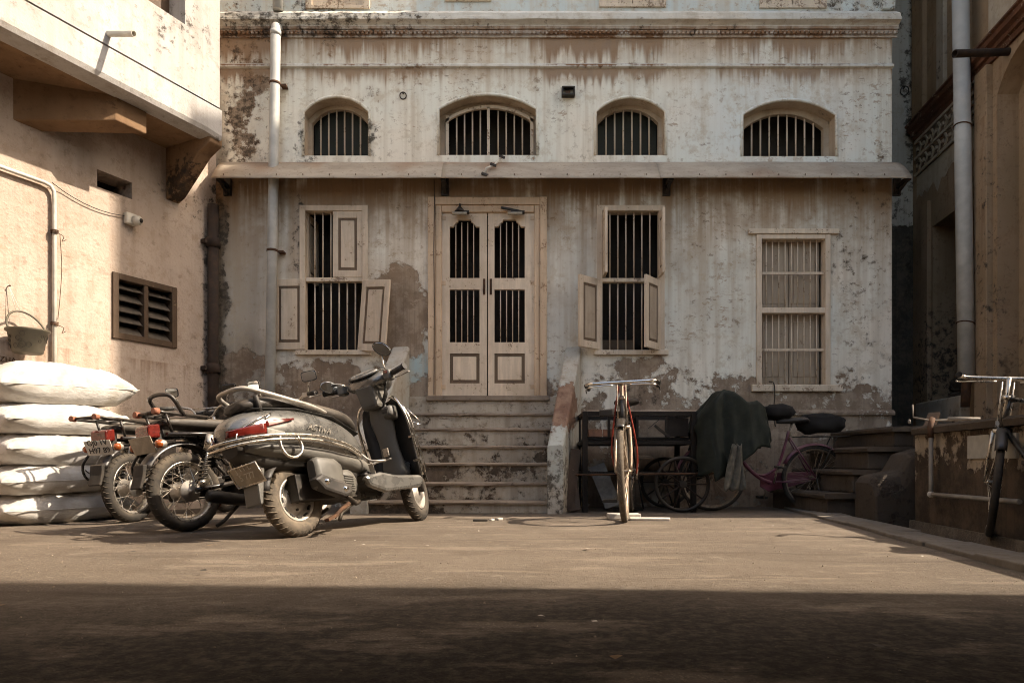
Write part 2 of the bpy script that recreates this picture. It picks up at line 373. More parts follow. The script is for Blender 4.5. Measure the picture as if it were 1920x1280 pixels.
M['cheek'] = plaster('stair_cheek_plaster', (.46,.41,.34), (.40,.42,.39), under=((.17,.085,.055),(.25,.15,.10)), peel=.0, patches=[((.5,6.75,1.05),(.4,.55,.34),.3)], mould=[((.40,6.33,.3),(.3,.4,.4),.8)], mould_base=.25, grime=.55, seed=1.3)
M['leftwall'] = plaster('left_roughcast', (.48,.385,.315), (.42,.33,.265), under=((.18,.115,.07),(.26,.175,.11)), flakes=.35, peel=-.09, grime=.5, grain=4.0, fine=38, streaks=[(1.47,.5,.5)], streak_amt=.5,
    mould=[(tuple(lpos(-.02,0,2.6)),(.22,.22,1.1),1.1),(tuple(lpos(.1,0,1.4)),(.16,.16,1.2),.55),(tuple(lpos(.3,.2,3.2)),(.5,.5,.25),.6)], seed=9.0)
M['leftband'] = plaster('left_parapet_limewash', (.47,.445,.42), (.40,.37,.345), under=((.2,.155,.12),(.29,.245,.205)), flakes=.5, peel=-.03, grime=.5, grain=1.4, mould_base=.35, streaks=[(8,.1,.1)], mould=[(tuple(lpos(.55,.62,3.3)),(.3,.3,.5),.35),(tuple(lpos(1.0,.62,4.6)),(.5,.5,.7),.4)], seed=12.0)
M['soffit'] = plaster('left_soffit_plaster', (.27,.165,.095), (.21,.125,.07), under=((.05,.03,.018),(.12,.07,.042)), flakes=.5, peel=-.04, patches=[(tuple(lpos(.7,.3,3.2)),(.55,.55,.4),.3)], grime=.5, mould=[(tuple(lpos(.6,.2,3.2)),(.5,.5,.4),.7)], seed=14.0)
M['rightwall'] = plaster('right_tan_plaster', (.36,.25,.16), (.29,.20,.12), under=((.12,.075,.043),(.2,.13,.08)), flakes=.5, peel=-.04, low=(1.6,2.2,.12), grime=.55, streaks=[(4.1,.7,.5),(3.2,1.0,.4)], streak_amt=.7, mould=[((5.2,8.5,1.6),(.5,.5,.9),.7),((4.9,7.1,2.2),(.2,.3,2.4),.35)], seed=21.0)
M['rightcream'] = plaster('right_cream_wash', (.44,.37,.28), (.40,.34,.27), under=((.22,.14,.085),(.33,.23,.15)), peel=.015, grime=.5, mould_base=.4, seed=23.0)
M['passage'] = plaster('passage_limewash', (.50,.46,.39), (.44,.43,.38), under=((.035,.028,.02),(.09,.07,.05)), peel=-.03, low=(3.35,3.75,.6), mould=[((5.3,8.95,5.0),(.2,.4,3),.7),((4.7,8.95,3.75),(.8,.4,.3),.8),((4.5,8.95,6.2),(.9,.4,.5),.6)], grime=.5, seed=25.0)
M['plinth'] = plaster('otla_plaster', (.40,.33,.25), (.28,.215,.155), under=((.035,.023,.015),(.085,.056,.037)), peel=.155, patches=[((3.2,4.75,.18),(.4,1.6,.3),.3)], mould_base=.6, grime=.8, seed=31.0)
M['concrete'] = plaster('worn_concrete', (.10,.075,.056), (.065,.05,.037), under=((.03,.021,.015),(.06,.043,.03)), peel=.02, grime=.7, seed=35.0)
M['kerb'] = plaster('kerb_stone', (.19,.16,.13), (.15,.125,.10), under=((.08,.06,.045),(.13,.1,.08)), peel=-.04, grime=.6, seed=37.0)
M['reveal'] = plaster('reveal_plaster', (.50,.42,.33), (.44,.35,.26), under=((.18,.11,.07),(.28,.2,.13)), peel=-.03, grime=.6, mould_base=.3, seed=17.0)
M['dark'] = simple('unlit_room_dark', (.035,.027,.02), .95, bump=0)  # near-black colour stands in for the darkness of unlit rooms behind openings
M['cream'] = wood('cream_painted_wood', (.67,.545,.415))
M['creamworn'] = wood('cream_paint_worn', (.67,.56,.43), wear=.05)
M['doorpaint'] = wood('door_cream_paint', (.74,.60,.455), wear=.01)
M['doorframe'] = wood('door_frame_paint', (.66,.48,.325), worn=(.26,.15,.085), wear=.03)
M['moulding'] = wood('brown_moulding', (.17,.115,.075))
M['panelgrey'] = wood('greybrown_panel', (.42,.335,.25))
M['winbar'] = wood('painted_bar', (.62,.50,.375), wear=.03)
M['darkwood'] = wood('dark_old_timber', (.10,.062,.038), worn=(.19,.13,.08))
M['tin'] = None
M['iron'] = simple('black_iron', (.028,.023,.019), .55, .3, dust=(.20,.15,.11), dustamt=.35)
M['rust'] = simple('rusty_iron', (.11,.052,.026), .85, .1, var=.5, sc=18)
M['rustdark'] = simple('dark_rusty_pipe', (.05,.03,.02), .85, .0, var=.5, sc=14)
M['pvc'] = simple('grey_pvc', (.50,.50,.47), .45, var=.18, sc=6, dust=(.33,.26,.19), dustamt=.45, bump=.05)
M['pvcwhite'] = simple('white_pvc', (.62,.58,.50), .5, var=.2, sc=9, dust=(.3,.22,.15), dustamt=.5, bump=.05)
t = NT('tin_sheet'); p = t.pos(); n1 = t.noise(t.scale(p,(3,3,12)),1,6,.65); n2 = t.noise(p,30,4,.6)
c = t.mix(t.mr(n1,.35,.65),(.41,.345,.27),(.32,.265,.205)); c = t.mix(t.mul(t.mr(n2,.55,.7),.5),c,(.17,.12,.08)); c = t.mix(t.mul(t.mr(t.noise(p,1.4,3,.5),.52,.7),.55),c,(.24,.125,.065))
M['tin'] = t.out(c,.6,t.bump(n1,.3,.01),.15,.35)

t = NT('earth_asphalt'); p = t.pos(); px = t.sep(p)
big = t.noise(p,.55,6,.6); mid = t.noise(p,2.6,8,.66); fin = t.noise(p,26,6,.7); grit = t.noise(p,140,3,.6); peb = t.voro(p,52); peb2 = t.voro(p,34)
c = t.mix(t.mr(big,.35,.65),(.112,.087,.065),(.142,.112,.085)); c = t.mix(t.mul(t.mr(mid,.45,.68),.65),c,(.092,.069,.05))
c = t.mix(t.mul(t.mr(t.noise(t.scale(p,(.7,2.6,1)),1.6,6,.65),.52,.64),.55),c,(.22,.175,.134))
c = t.mix(t.mul(t.mr(fin,.52,.64),.6),c,(.10,.072,.052)); c = t.mix(t.mul(t.mr(grit,.52,.66),.6),c,(.25,.20,.155))
c = t.mix(t.mul(t.mr(peb,.20,.08),.6),c,(.30,.25,.20)); c = t.mix(t.mul(t.mr(peb2,.17,.05),.75),c,(.04,.032,.024)); tr = t.noise(t.scale(t.vadd(p,t.scale(t.noisec(p,.8,2),(.6,.6,0))),(.25,5.5,1)),1,5,.7); c = t.mix(t.mul(t.mr(tr,.54,.66),.45),c,(.07,.054,.04)); c = t.mix(t.mul(t.mr(t.noise(p,5.5,6,.75),.57,.66),.55),c,(.20,.165,.13)); c = t.mix(t.mul(t.mr(t.noise(p,9,4,.7),.63,.69),.5),c,(.09,.062,.045))
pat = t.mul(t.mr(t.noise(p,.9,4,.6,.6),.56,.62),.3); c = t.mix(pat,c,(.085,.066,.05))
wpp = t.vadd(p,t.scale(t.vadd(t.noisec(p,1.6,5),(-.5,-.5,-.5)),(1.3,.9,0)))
bare_shade = t.mul(t.ell(wpp,(.3,1.45,0),(4.4,1.25,1)),t.mr(t.noise(t.scale(p,(.55,1.3,1)),1.5,6,.68),.60,.50)); c = t.mix(t.mul(t.mul(bare_shade,t.mr(fin,.35,.6,.65,1)),.92),c,(.021,.0165,.012))  # dark foreground asphalt, deepened so its colour also holds the near shade
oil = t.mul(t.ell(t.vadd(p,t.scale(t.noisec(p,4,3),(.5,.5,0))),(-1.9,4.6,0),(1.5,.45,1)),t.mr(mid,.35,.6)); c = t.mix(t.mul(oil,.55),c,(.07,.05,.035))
hg = t.plus(t.plus(t.mul(fin,.6),t.mul(grit,.35)),t.plus(t.mul(mid,.9),t.mul(t.mr(peb,.25,.0),.35)))
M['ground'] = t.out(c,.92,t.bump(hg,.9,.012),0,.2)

# ------------------------------------------------------------------ ground with the sunken gutter on the right
KX = 2.30
mb = MB()
xs = [-60,-30,-15] + [-8+.4*i for i in range(25)] + [2.2,KX+.30,KX+.315,KX+.5,KX+.70,KX+.715,3.4,4.5,6,9,15,30,60]
ys = [-40,-20,-8] + [-4+.4*i for i in range(34)] + [10.5,14,25,60]
vs_ = []
for y in ys:
    for x in xs:
        gut = KX+.31 < x < KX+.705 and -9 < y < 7.4
        X = x + RT*(max(-8,min(y,10))-3.6) if abs(x) < 40 else x
        z = -.14 if gut else (.012*(noise.noise(Vector((x*.5,y*.5,3.3))))*(1 if -8<x<2.3 and y<6.2 else 0))
        vs_.append((X, y, z))
nx = len(xs)
mb.add(vs_, [(j*nx+i, j*nx+i+1, (j+1)*nx+i+1, (j+1)*nx+i) for j in range(len(ys)-1) for i in range(nx-1)], 0, False)
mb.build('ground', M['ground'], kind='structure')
kerb = thing('kerb', None, None, (KX, 3.4, 0)); tag(kerb, kind='structure')
y = 1.6; k = 0
while y < 6.5:
    L_ = random.uniform(.5,.75); z = .022 + random.uniform(0,.012); w_ = .27 + random.uniform(-.01,.02); x0 = KX + RT*(y-3.6) + random.uniform(-.01,.01)
    mb = MB(); sh = RT*L_
    v = [(x0,y+.006,-.1),(x0+w_,y+.006,-.1),(x0+w_+sh,y+L_,-.1),(x0+sh,y+L_,-.1)]
    v += [(a,b,z+random.uniform(-.004,.004)) for a,b,_ in v]
    mb.add(v,[(3,2,1,0),(4,5,6,7),(0,1,5,4),(1,2,6,5),(2,3,7,6),(3,0,4,7)]); wb(mb,'kerb_stone',M['kerb'],kerb,bevel=.008); y += L_

# ------------------------------------------------------------------ the old house that closes the court
house = thing('old_house', 'weathered limewashed house with barred windows and a cream double door', 'house', (0, D, 0))
XL, XR, ZT = fx(395), fx(1672), 12.0
arches = [(570,692,183,292,28),(823,1006,179,291,27),(1117,1247,184,291,27),(1392,1567,189,293,28)]
holes = [(fx(a),fx(b),fz(d),fz(c),e/S,.16,.0) for a,b,c,d,e in arches]
gw = [(562,690,385,658),(1119,1246,385,658),(1418,1556,440,722)]
holes += [(fx(a),fx(b),fz(d),fz(c),0,.30) for a,b,c,d in gw]
holes += [(fx(812),fx(1018),fz(743),fz(376),0,.30)]
ups = [(577,690,18),(838,918,4),(1127,1245,15),(1427,1546,17)]
holes += [(fx(a)+.02,fx(b)-.02,fz(c)+.04,fz(c)+1.5,0,.12) for a,b,c in ups]
mb = MB(); wall_holes(mb, XL, XR, -.15, ZT, holes, lambda a,b,d: Vector((a, D+d, b)), .3, 0, 1)
mb.add([(XR,D,-.15),(XR,D+4,-.15),(XR,D+4,ZT),(XR,D,ZT)],[(0,1,2,3)])
wb(mb,'wall',[M['facade'],M['reveal']],house)
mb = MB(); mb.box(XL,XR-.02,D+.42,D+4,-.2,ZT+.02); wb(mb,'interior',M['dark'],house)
mb = MB()                                                     # room-side backing ring between the wall skin and the dark rooms
mb.box(XL,XR-.01,D+.02,D+.43,ZT-.01,ZT+.03); mb.box(XL-.02,XL,D,D+.43,-.15,ZT); wb(mb,'roof_slab',M['facade'],house)
# cornice, string course, plinth ledge
prof = [(0,fz(72)),(.022,fzp(70,.022)),(.022,fzp(64,.02)),(.034,fzp(62,.03)),(.034,fzp(56,.03)),(.05,fzp(54,.05)),(.056,fzp(48,.05)),(.075,fzp(43,.075)),(.105,fzp(38,.1)),(.115,fzp(36,.11)),(.115,fzp(31,.11)),(.095,fzp(30,.1)),(.095,fzp(24,.1)),(0,fzp(21,.0))]
mb = MB(); NC=150; rows=[[Vector((XL+(XR+.045-XL)*k/NC, D-a-(.006*noise.noise(Vector((k*.31,a*40,b*9))) if a>.01 else 0), b+.005*noise.noise(Vector((k*.13,a*30,3)))+.003*noise.noise(Vector((k*.7,a*60,7))))) for a,b in prof] for k in range(NC+1)]; mb.loft(rows,0,True,False); wb(mb,'cornice',M['trim'],house)
mb = MB(); xx = XL+.03
while xx < XR: mb.box(xx,xx+.026,D-.05,D-.03,fzp(63,.05),fzp(57,.05)); xx += .047
wb(mb,'dentil_row',M['trim'],house,kind='stuff')
mb = MB(); mb.prism([(0,fz(129)),(.016,fz(128)),(.026,fzp(125,.02)),(.026,fzp(122,.02)),(.012,fzp(120,.01)),(0,fz(119))], lambda a,b,d: Vector((d,D-a,b)), XL, XR+.012); wb(mb,'string_course',M['trim'],house)
mb = MB(); mb.prism([(0,fz(779)),(.03,fz(778)),(.035,fz(773)),(0,fz(768))], lambda a,b,d: Vector((d,D-a,b)), fx(1100), XR+.02); wb(mb,'plinth_ledge',M['facade'],house)
mb = MB(); mb.box(fx(1650),XR+.015,D-.05,D+.0,fz(22)+.0,ZT); wb(mb,'corner_pilaster',M['facade'],house,bevel=.01)
for (a,b,c,d,e) in arches:                                     # thin raised rims round the arched openings
    mb = MB(); x0,x1,z0,z1,rise = fx(a),fx(b),fz(d),fz(c),e/S; hw=(x1-x0)/2; R=(hw*hw+rise*rise)/(2*rise); cx=(x0+x1)/2
    pts = [Vector((x0-.008,D-.004,z0))]+[Vector((x, D-.004, z1-R+sqrt(max(0,R*R-(x-cx)**2))+.008)) for x in [x0-.004+(x1-x0+.008)*k/16 for k in range(17)] if abs(x-cx)<=R]+[Vector((x1+.008,D-.004,z0))]
    mb.tube(pts,.016,6); wb(mb,'arch_rim',M['facade'],house)

def bars(win, x0, x1, n, z0, z1, Y, r=.0085, zarch=None, mt=None):
    L = z1 - z0; mb = MB(); mb.cyl((0,0,0),(0,0,L),r,n=8); first = None
    for k in range(n):
        x = x0 + (x1-x0)*(k+.5)/n if False else x0 + (x1-x0)*(k+1)/(n+1)
        if zarch is not None:
            m2 = MB(); m2.cyl((0,0,0),(0,0,zarch(x)-z0),r,n=8); o = m2.build('bar', mt or M['winbar'], win, loc=(x,Y,z0)); o.matrix_parent_inverse = wm(win).inverted(); continue
        if first is None: first = mb.build('bar', mt or M['winbar'], win, loc=(x,Y,z0)); first.matrix_parent_inverse = wm(win).inverted()
        else: wcopy(first, win, (x,Y,z0))
# arched mezzanine windows
for i,(a,b,c,d,e) in enumerate(arches):
    win = wnode('window', house, (fx((a+b)/2), D, fz(d)))
    x0,x1,z0,z1,rise = fx(a),fx(b),fz(d),fz(c),e/S; hw=(x1-x0)/2; R=(hw*hw+rise*rise)/(2*rise); cx=(x0+x1)/2
    za = lambda x: z1-R+sqrt(max(0,R*R-(x-cx)**2))
    Y1 = D+.15; th = .055; pad = [.055,.06,.05,.08][i]
    # arched timber frame set back in the reveal
    mb = MB(); N = 14
    def ring(o): 
        return [Vector((x0+o,0,z0+o*.6)),Vector((x1-o,0,z0+o*.6))]+[Vector((x, 0, za(x0+(x-x0-o)*(x1-x0)/(x1-x0-2*o))-o)) for x in [x1-o-(x1-x0-2*o)*k/N for k in range(N+1)]]
    A, B = ring(-.01), ring(pad*.8)
    n_ = len(A); vv = [v+Vector((0,Y1,0)) for v in A]+[v+Vector((0,Y1,0)) for v in B]+[v+Vector((0,Y1+.06,0)) for v in B]
    mb.add(vv,[(k,(k+1)%n_,n_+(k+1)%n_,n_+k) for k in range(n_)]+[(n_+k,n_+(k+1)%n_,2*n_+(k+1)%n_,2*n_+k) for k in range(n_)])
    wb(mb,'frame',M['reveal'],win)
    inn = pad*.8
    zi = lambda x: za(x0+(x-x0-inn)*(x1-x0)/(x1-x0-2*inn))-inn+.01
    if i == 1:
        mb = MB(); q = Y1-.03
        mb.box(x0+.06,x1-.03,q,q+.03,z0+.012,z0+.055); mb.box(x0+.06,x0+.095,q,q+.03,z0+.055,za(x0+.09)-.05); mb.box(x1-.065,x1-.03,q,q+.03,z0+.055,za(x1-.06)-.05)
        mb.box(cx-.012,cx+.018,q,q+.03,z0+.055,za(cx)-.06)
        top=[Vector((x,q,za(x0+(x-x0-.06)*(x1-x0)/(x1-x0-.09))-.075)) for x in [x0+.06+(x1-x0-.09)*k/12 for k in range(13)]]
        vv=[p_ for t_ in top for p_ in (t_,t_+Vector((0,0,.035)),t_+Vector((0,.03,.035)),t_+Vector((0,.03,0)))]
        mb.add(vv,[(4*k+j,4*k+(j+1)%4,4*k+4+(j+1)%4,4*k+4+j) for k in range(12) for j in range(4)])
        wb(mb,'casement',M['creamworn'],win)
        bars(win,x0+.09,cx,4,z0+.05,0,Y1+.02,zarch=lambda x: za(x)-.06); bars(win,cx+.02,x1-.06,4,z0+.05,0,Y1+.02,zarch=lambda x: za(x)-.06)
    else: bars(win,x0+inn,x1-inn,[6,0,6,8][i],z0+inn*.6-.01,0,Y1+.03,r=.0095,zarch=zi)
    if i in (0,2):
        mb = MB(); mb.box(x0+inn,x1-inn,Y1+.10,Y1+.11,z0,z1); wb(mb,'inner_shutter',simple('greenish_dark_board_%d'%i,(.035,.036,.026),.8),win)

# panelled shutter leaf: hinge on the origin, the leaf runs along +x, the face looks to -y
def leaf_mesh(w_, h_, mt='cream', mp='cream', inset=.012):
    mb = MB(); st, rl, t_ = .058 if w_>.25 else .045, .075, .03
    mb.box(0,st,0,t_,0,h_); mb.box(w_-st,w_,0,t_,0,h_); mb.box(st,w_-st,0,t_,0,rl); mb.box(st,w_-st,0,t_,h_-rl,h_)
    for a,b,c,d in ((st,st+.028,rl,h_-rl),(w_-st-.028,w_-st,rl,h_-rl),(st+.028,w_-st-.028,rl,rl+.028),(st+.028,w_-st-.028,h_-rl-.028,h_-rl)): mb.box(a,b,.008,t_-.008,c,d,1)
    mb.box(st+.028,w_-st-.028,.004,t_-.004,rl+.028,h_-rl-.028,2)
    return mb.mesh('shutter',[M[mt],M['moulding'],M[mp]])
def leaf(win, me, hinge, ang, flip=False, roll=0):
    o = bpy.data.objects.new('shutter', me); COL.objects.link(o); o.parent = win; o.matrix_parent_inverse = wm(win).inverted()
    o.location = hinge; o.rotation_euler = (0, roll, ang); 
    if flip: o.scale = (-1,1,1)
    b = o.modifiers.new('bevel','BEVEL'); b.width=.003; b.segments=1; b.limit_method='ANGLE'
    return o
def gwin(a,b,c,d,mid,nb):
    win = wnode('window', house, (fx((a+b)/2), D, fz(d))); x0,x1,z0,z1 = fx(a),fx(b),fz(d),fz(c); zm = fz(mid); fr = .06
    mb = MB()
    mb.box(x0,x0+fr,D-.012,D+.09,z0,z1); mb.box(x1-fr,x1,D-.012,D+.09,z0,z1); mb.box(x0+fr,x1-fr,D-.010,D+.09,z1-fr,z1)
    wb(mb,'frame',M['cream'],win,bevel=.004)
    mb = MB(); mb.box(x0+fr,x1-fr,D+.005,D+.08,zm-.024,zm+.018); wb(mb,'mid_rail',M['creamworn'],win,bevel=.004)
    mb = MB(); mb.box(x0-.035,x1+.035,D-.045,D+.085,z0-.045,z0+.006); wb(mb,'sill',M['creamworn'],win,bevel=.006)
    bars(win,x0+fr,x1-fr,nb,z0+.006,zm-.02,D+.055); bars(win,x0+fr,x1-fr,nb,zm+.015,z1-fr,D+.055)
    return win,x0,x1,z0,z1,zm,fr
win,x0,x1,z0,z1,zm,fr = gwin(562,690,385,658,523,6)
w_ = (x1-x0-2*fr)/2; hU = z1-fr-zm-.02; hL = zm-.024-z0-.008
lm = leaf_mesh(.35,hL+.01); lu = leaf_mesh(w_+.01,hU)
leaf(win,lm,(x0+fr+.01,D-.05,z0+.012),radians(180-4-180),flip=True)          # lower leaf folded back flat to the wall
leaf(win,lm,(x1-fr-.05,D-.028,z0+.0),radians(-24),roll=radians(5))           # lower leaf hanging askew on its hinge
leaf(win,lu,(x1-fr-.002,D+.0,zm+.02),0,flip=True)                            # upper leaf closed
leaf(win,lu,(x0+fr+.012,D+.075,zm+.02),radians(86))                          # upper leaf open edge-on
win,x0,x1,z0,z1,zm,fr = gwin(1119,1246,385,658,524,6)
lm = leaf_mesh(.33,hL+.01,'cream','panelgrey')
leaf(win,lm,(x0+fr-.02,D-.02,z0+.012),radians(42),flip=True)
leaf(win,lm,(x1-fr+.015,D-.02,z0+.0),radians(52),flip=True)
lu2 = leaf_mesh(.20,hU-.03); leaf(win,lu2,(x0+fr+.0,D-.015,zm+.02),radians(-91)); leaf(win,lu2,(x1-fr+.02,D-.015,zm+.02),radians(90),flip=True)
mb = MB(); mb.box(fx(1135),fx(1200),D+.34,D+.40,z0+.0,z0+.18); wb(mb,'inner_ledge',wood('inner_wood',(.20,.13,.08)),win)
# tall barred window with closed boards behind
a,b,c,d = gw[2]; win = wnode('window', house, (fx((a+b)/2), D, fz(d))); x0,x1,z0,z1 = fx(a),fx(b),fz(d),fz(c); fr=.055
mb = MB(); mb.box(x0,x0+fr,D-.02,D+.1,z0,z1); mb.box(x1-fr,x1,D-.02,D+.1,z0,z1); mb.box(x0+fr,x1-fr,D-.018,D+.1,z1-.05,z1); wb(mb,'frame',M['cream'],win,bevel=.004)
mb = MB(); mb.box(fx(1402),fx(1572),D-.035,D+.1,z1+.002,z1+.055); wb(mb,'lintel',M['creamworn'],win,bevel=.006)
mb = MB(); mb.box(fx(1408),fx(1577),D-.045,D+.1,z0-.07,z0+.004); wb(mb,'sill',M['creamworn'],win,bevel=.008)
zm = fz(582); mb = MB(); mb.box(x0+fr,x1-fr,D-.015,D+.08,zm-.03,zm+.03); wb(mb,'mid_rail',M['cream'],win,bevel=.004)
for yy in (511,655): mb = MB(); mb.box(x0+fr,x1-fr,D+.02,D+.034,fz(yy)-.013,fz(yy)+.013); wb(mb,'flat_rail',M['winbar'],win)
bars(win,x0+fr,x1-fr,9,z0,zm-.03,D+.045,.0065); bars(win,x0+fr,x1-fr,9,zm+.03,z1-.05,D+.045,.0065)
for j,(za_,zb_) in enumerate(((z0,zm),(zm,z1))):
    for s_ in (0,1):
        q0 = x0+fr+s_*(x1-x0-2*fr)/2; q1 = q0+(x1-x0-2*fr)/2-.006; m2 = MB(); m2.box(q0,q1,D+.115,D+.14,za_,zb_-.01)
        m2.box(q0+.05,q1-.05,D+.106,D+.116,za_+.10,zb_-.1); wb(m2,'board',M['panelgrey'],win,bevel=.004)
# upper-storey windows: only their feet are in view
for a,b,c in ups:
    win = wnode('window', house, (fx((a+b)/2), D, fz(c))); x0,x1,z0 = fx(a),fx(b),fz(c)
    mb = MB(); mb.box(x0-.02,x0+.05,D-.02,D+.06,z0,z0+1.5); mb.box(x1-.05,x1+.02,D-.02,D+.06,z0,z0+1.5); mb.box(x0+.05,x1-.05,D-.02,D+.06,z0,z0+.035); wb(mb,'frame',M['creamworn'],win,bevel=.004)
    me = leaf_mesh((x1-x0-.1)/2-.004,1.4,'creamworn','cream')
    leaf(win,me,(x0+.05,D+.0,z0+.04),0); leaf(win,me,(x1-.05,D+.0,z0+.04),0,flip=True)

# double door
door = wnode('door', house, (fx(914), D, fz(743)))
x0,x1,z0,z1 = fx(812),fx(1018),fz(743),fz(376)
mb = MB()
for (a,b,p_) in ((fx(803),fx(816),.03),(fx(816.5),fx(828),.012),(fx(1002),fx(1012),.012),(fx(1012.5),fx(1025),.03)): mb.box(a,b,D-p_,D+.12,z0,z1-.002 if p_<.02 else z1+.03)
mb.box(fx(816.5),fx(1012),D-.028,D+.12,fz(385),fz(371)); mb.box(fx(828.5),fx(1001.5),D-.010,D+.12,fz(398),fz(385.5))
wb(mb,'frame',M['doorframe'],door,bevel=.004)
mb = MB(); mb.box(fx(800),fx(1030),D-.06,D+.2,z0-.05,z0+.004); wb(mb,'threshold',M['tread'],door,bevel=.008)
zl0, zl1 = z0+.012, fz(398)
for s_,(a,b) in enumerate(((827.5,913),(915,1002.5))):
    A_,B_ = fx(a),fx(b); g0,g1 = (fx(843),fx(899)) if s_==0 else (fx(927),fx(984))
    lf = wnode('door_leaf', house, ((A_+B_)/2, D, zl0)); yb,yf = D+.06,D+.015
    mb = MB(); m_ = mb.box
    m_(A_,g0,yf,yb,zl0,zl1); m_(g1,B_,yf,yb,zl0,zl1)
    m_(g0,g1,yf,yb,zl0,fz(718)); m_(g0,g1,yf,yb,fz(662),fz(641)); m_(g0,g1,yf,yb,fz(542),fz(520.5))
    # scalloped head
    zt, zs = fz(413), fz(424); w2 = g1-g0
    poly = [(g0,zl1),(g0,zs),(g0+w2*.12,zs),(g0+w2*.16,zs+.02),(g0+w2*.22,zs+.045),(g0+w2*.28,zt-.01),(g0+w2*.28,zt+.012),(g1-w2*.28,zt+.012),(g1-w2*.28,zt-.01),(g1-w2*.22,zs+.045),(g1-w2*.16,zs+.02),(g1-w2*.12,zs),(g1,zs),(g1,zl1)]
    for k in range(len(poly)//2-1):
        l0,l1 = poly[1+k],poly[2+k]
    top=[p_ for p_ in poly[1:-1]]
    for k in range(len(top)-1):
        (xa,zaa),(xb,zbb)=top[k],top[k+1]
        if xb-xa < 1e-6: 
            mb.add([(xa,yf,zaa),(xa,yf,zbb),(xa,yb,zbb),(xa,yb,zaa)],[(0,1,2,3)]); continue
        mb.add([(xa,yf,zaa),(xb,yf,zbb),(xb,yf,zl1),(xa,yf,zl1),(xa,yb,zaa),(xb,yb,zbb)],[(0,1,2,3),(0,4,5,1)])
    wb(mb,'stiles',M['doorpaint'],lf)
    mb = MB(); m_ = mb.box; q = .035
    m_(g0,g0+q,yf+.010,yb-.005,fz(718),fz(662)); m_(g1-q,g1,yf+.010,yb-.005,fz(718),fz(662)); m_(g0+q,g1-q,yf+.010,yb-.005,fz(718),fz(718)+q); m_(g0+q,g1-q,yf+.010,yb-.005,fz(662)-q,fz(662))
    wb(mb,'panel_border',M['moulding'],lf)
    mb = MB(); mb.box(g0+q,g1-q,yf+.004,yb-.005,fz(718)+q,fz(662)-q); wb(mb,'panel',M['doorpaint'],lf,bevel=.004)
    bars(lf,g0,g1,4,fz(520.5),fz(415),D+.035,.0058); bars(lf,g0,g1,4,fz(641),fz(542),D+.035,.0058)
    for yy in (408,530,725):
        hx = A_+.01 if s_==0 else B_-.01; mb = MB(); mb.box(hx-.035,hx+.035,yf-.006,yf-.001,fz(yy)-.022,fz(yy)+.022); mb.cyl((hx-(.012 if s_==0 else -.012),yf-.010,fz(yy)-.028),(hx-(.012 if s_==0 else -.012),yf-.010,fz(yy)+.028),.007,n=8); wb(mb,'hinge',M['doorframe'],lf)
    mb = MB(); hx = B_-.03 if s_==0 else A_+.03; mb.cyl((hx,yf-.012,fz(548)),(hx,yf-.012,fz(525)),.006,n=8); mb.box(hx-.012,hx+.012,yf-.005,yf-.001,fz(552),fz(522)); wb(mb,'bolt',M['rust'],lf)

# staircase with splayed cheek walls
stair = thing('entrance_stairs', 'worn plaster steps climbing between cheek walls to the double door', 'stairs', (-.26, 6.8, 0))
NY = [601.6/95 + .166*i for i in range(6)]; NZ = [H+(HY-yy)*NY[i]/F for i,yy in enumerate((939,904,867,835,802,774))]
def sx(Y):
    k = (Y-NY[0])/(7.16-NY[0]); return -1.335+.235*k, -.264+(.585+.115*k)+.01
zb = -.1
for i in range(6):
    Y0 = NY[i]; st = node('step', stair); st.matrix_parent_inverse = wm(stair).inverted()
    a0,a1 = sx(Y0); Y1 = D-.004
    mb = MB(); zlow = NZ[i-1] if i else -.1
    jit = lambda: random.uniform(-.004,.004)
    mb.add([(a0,Y0+.018,zlow),(a1,Y0+.018,zlow),(a1,Y0+.018,NZ[i]-.03),(a0,Y0+.018,NZ[i]-.03)],[(0,1,2,3)]); wb(mb,'riser',M['steps'],st)
    Yn = (NY[i+1]+.03) if i<5 else D
    b0,b1 = sx(Yn); N = 14; mb = MB()
    rows = []
    for (yy,zz) in ((Y0+.02,NZ[i]-.032),(Y0-.004,NZ[i]-.028),(Y0-.008,NZ[i]-.012),(Y0+.002,NZ[i]),(Yn,NZ[i]+.002)):
        lo,hi = sx(yy); rows.append([Vector((lo+(hi-lo)*k/N, yy+(random.uniform(-.004,.004) if yy<Yn else 0), zz+random.uniform(-.003,.003))) for k in range(N+1)])
    vv = [p_ for r in rows for p_ in r]; mb.add(vv,[(r*(N+1)+k,r*(N+1)+k+1,(r+1)*(N+1)+k+1,(r+1)*(N+1)+k) for r in range(4) for k in range(N)],0,False); wb(mb,'tread',M['tread'],st)
mb = MB(); a0,a1 = sx(7.2); mb.box(a0-.04,a1+.04,D-.03,D+.0,NZ[5],fz(744)); wb(mb,'landing_riser',M['steps'],stair)
mb = MB(); q0,q1 = sx(NY[0]); mb.box(q0-.12,q1+.12,NY[0]+.0,D-.01,-.12,.006); wb(mb,'footing',M['concrete'],stair)
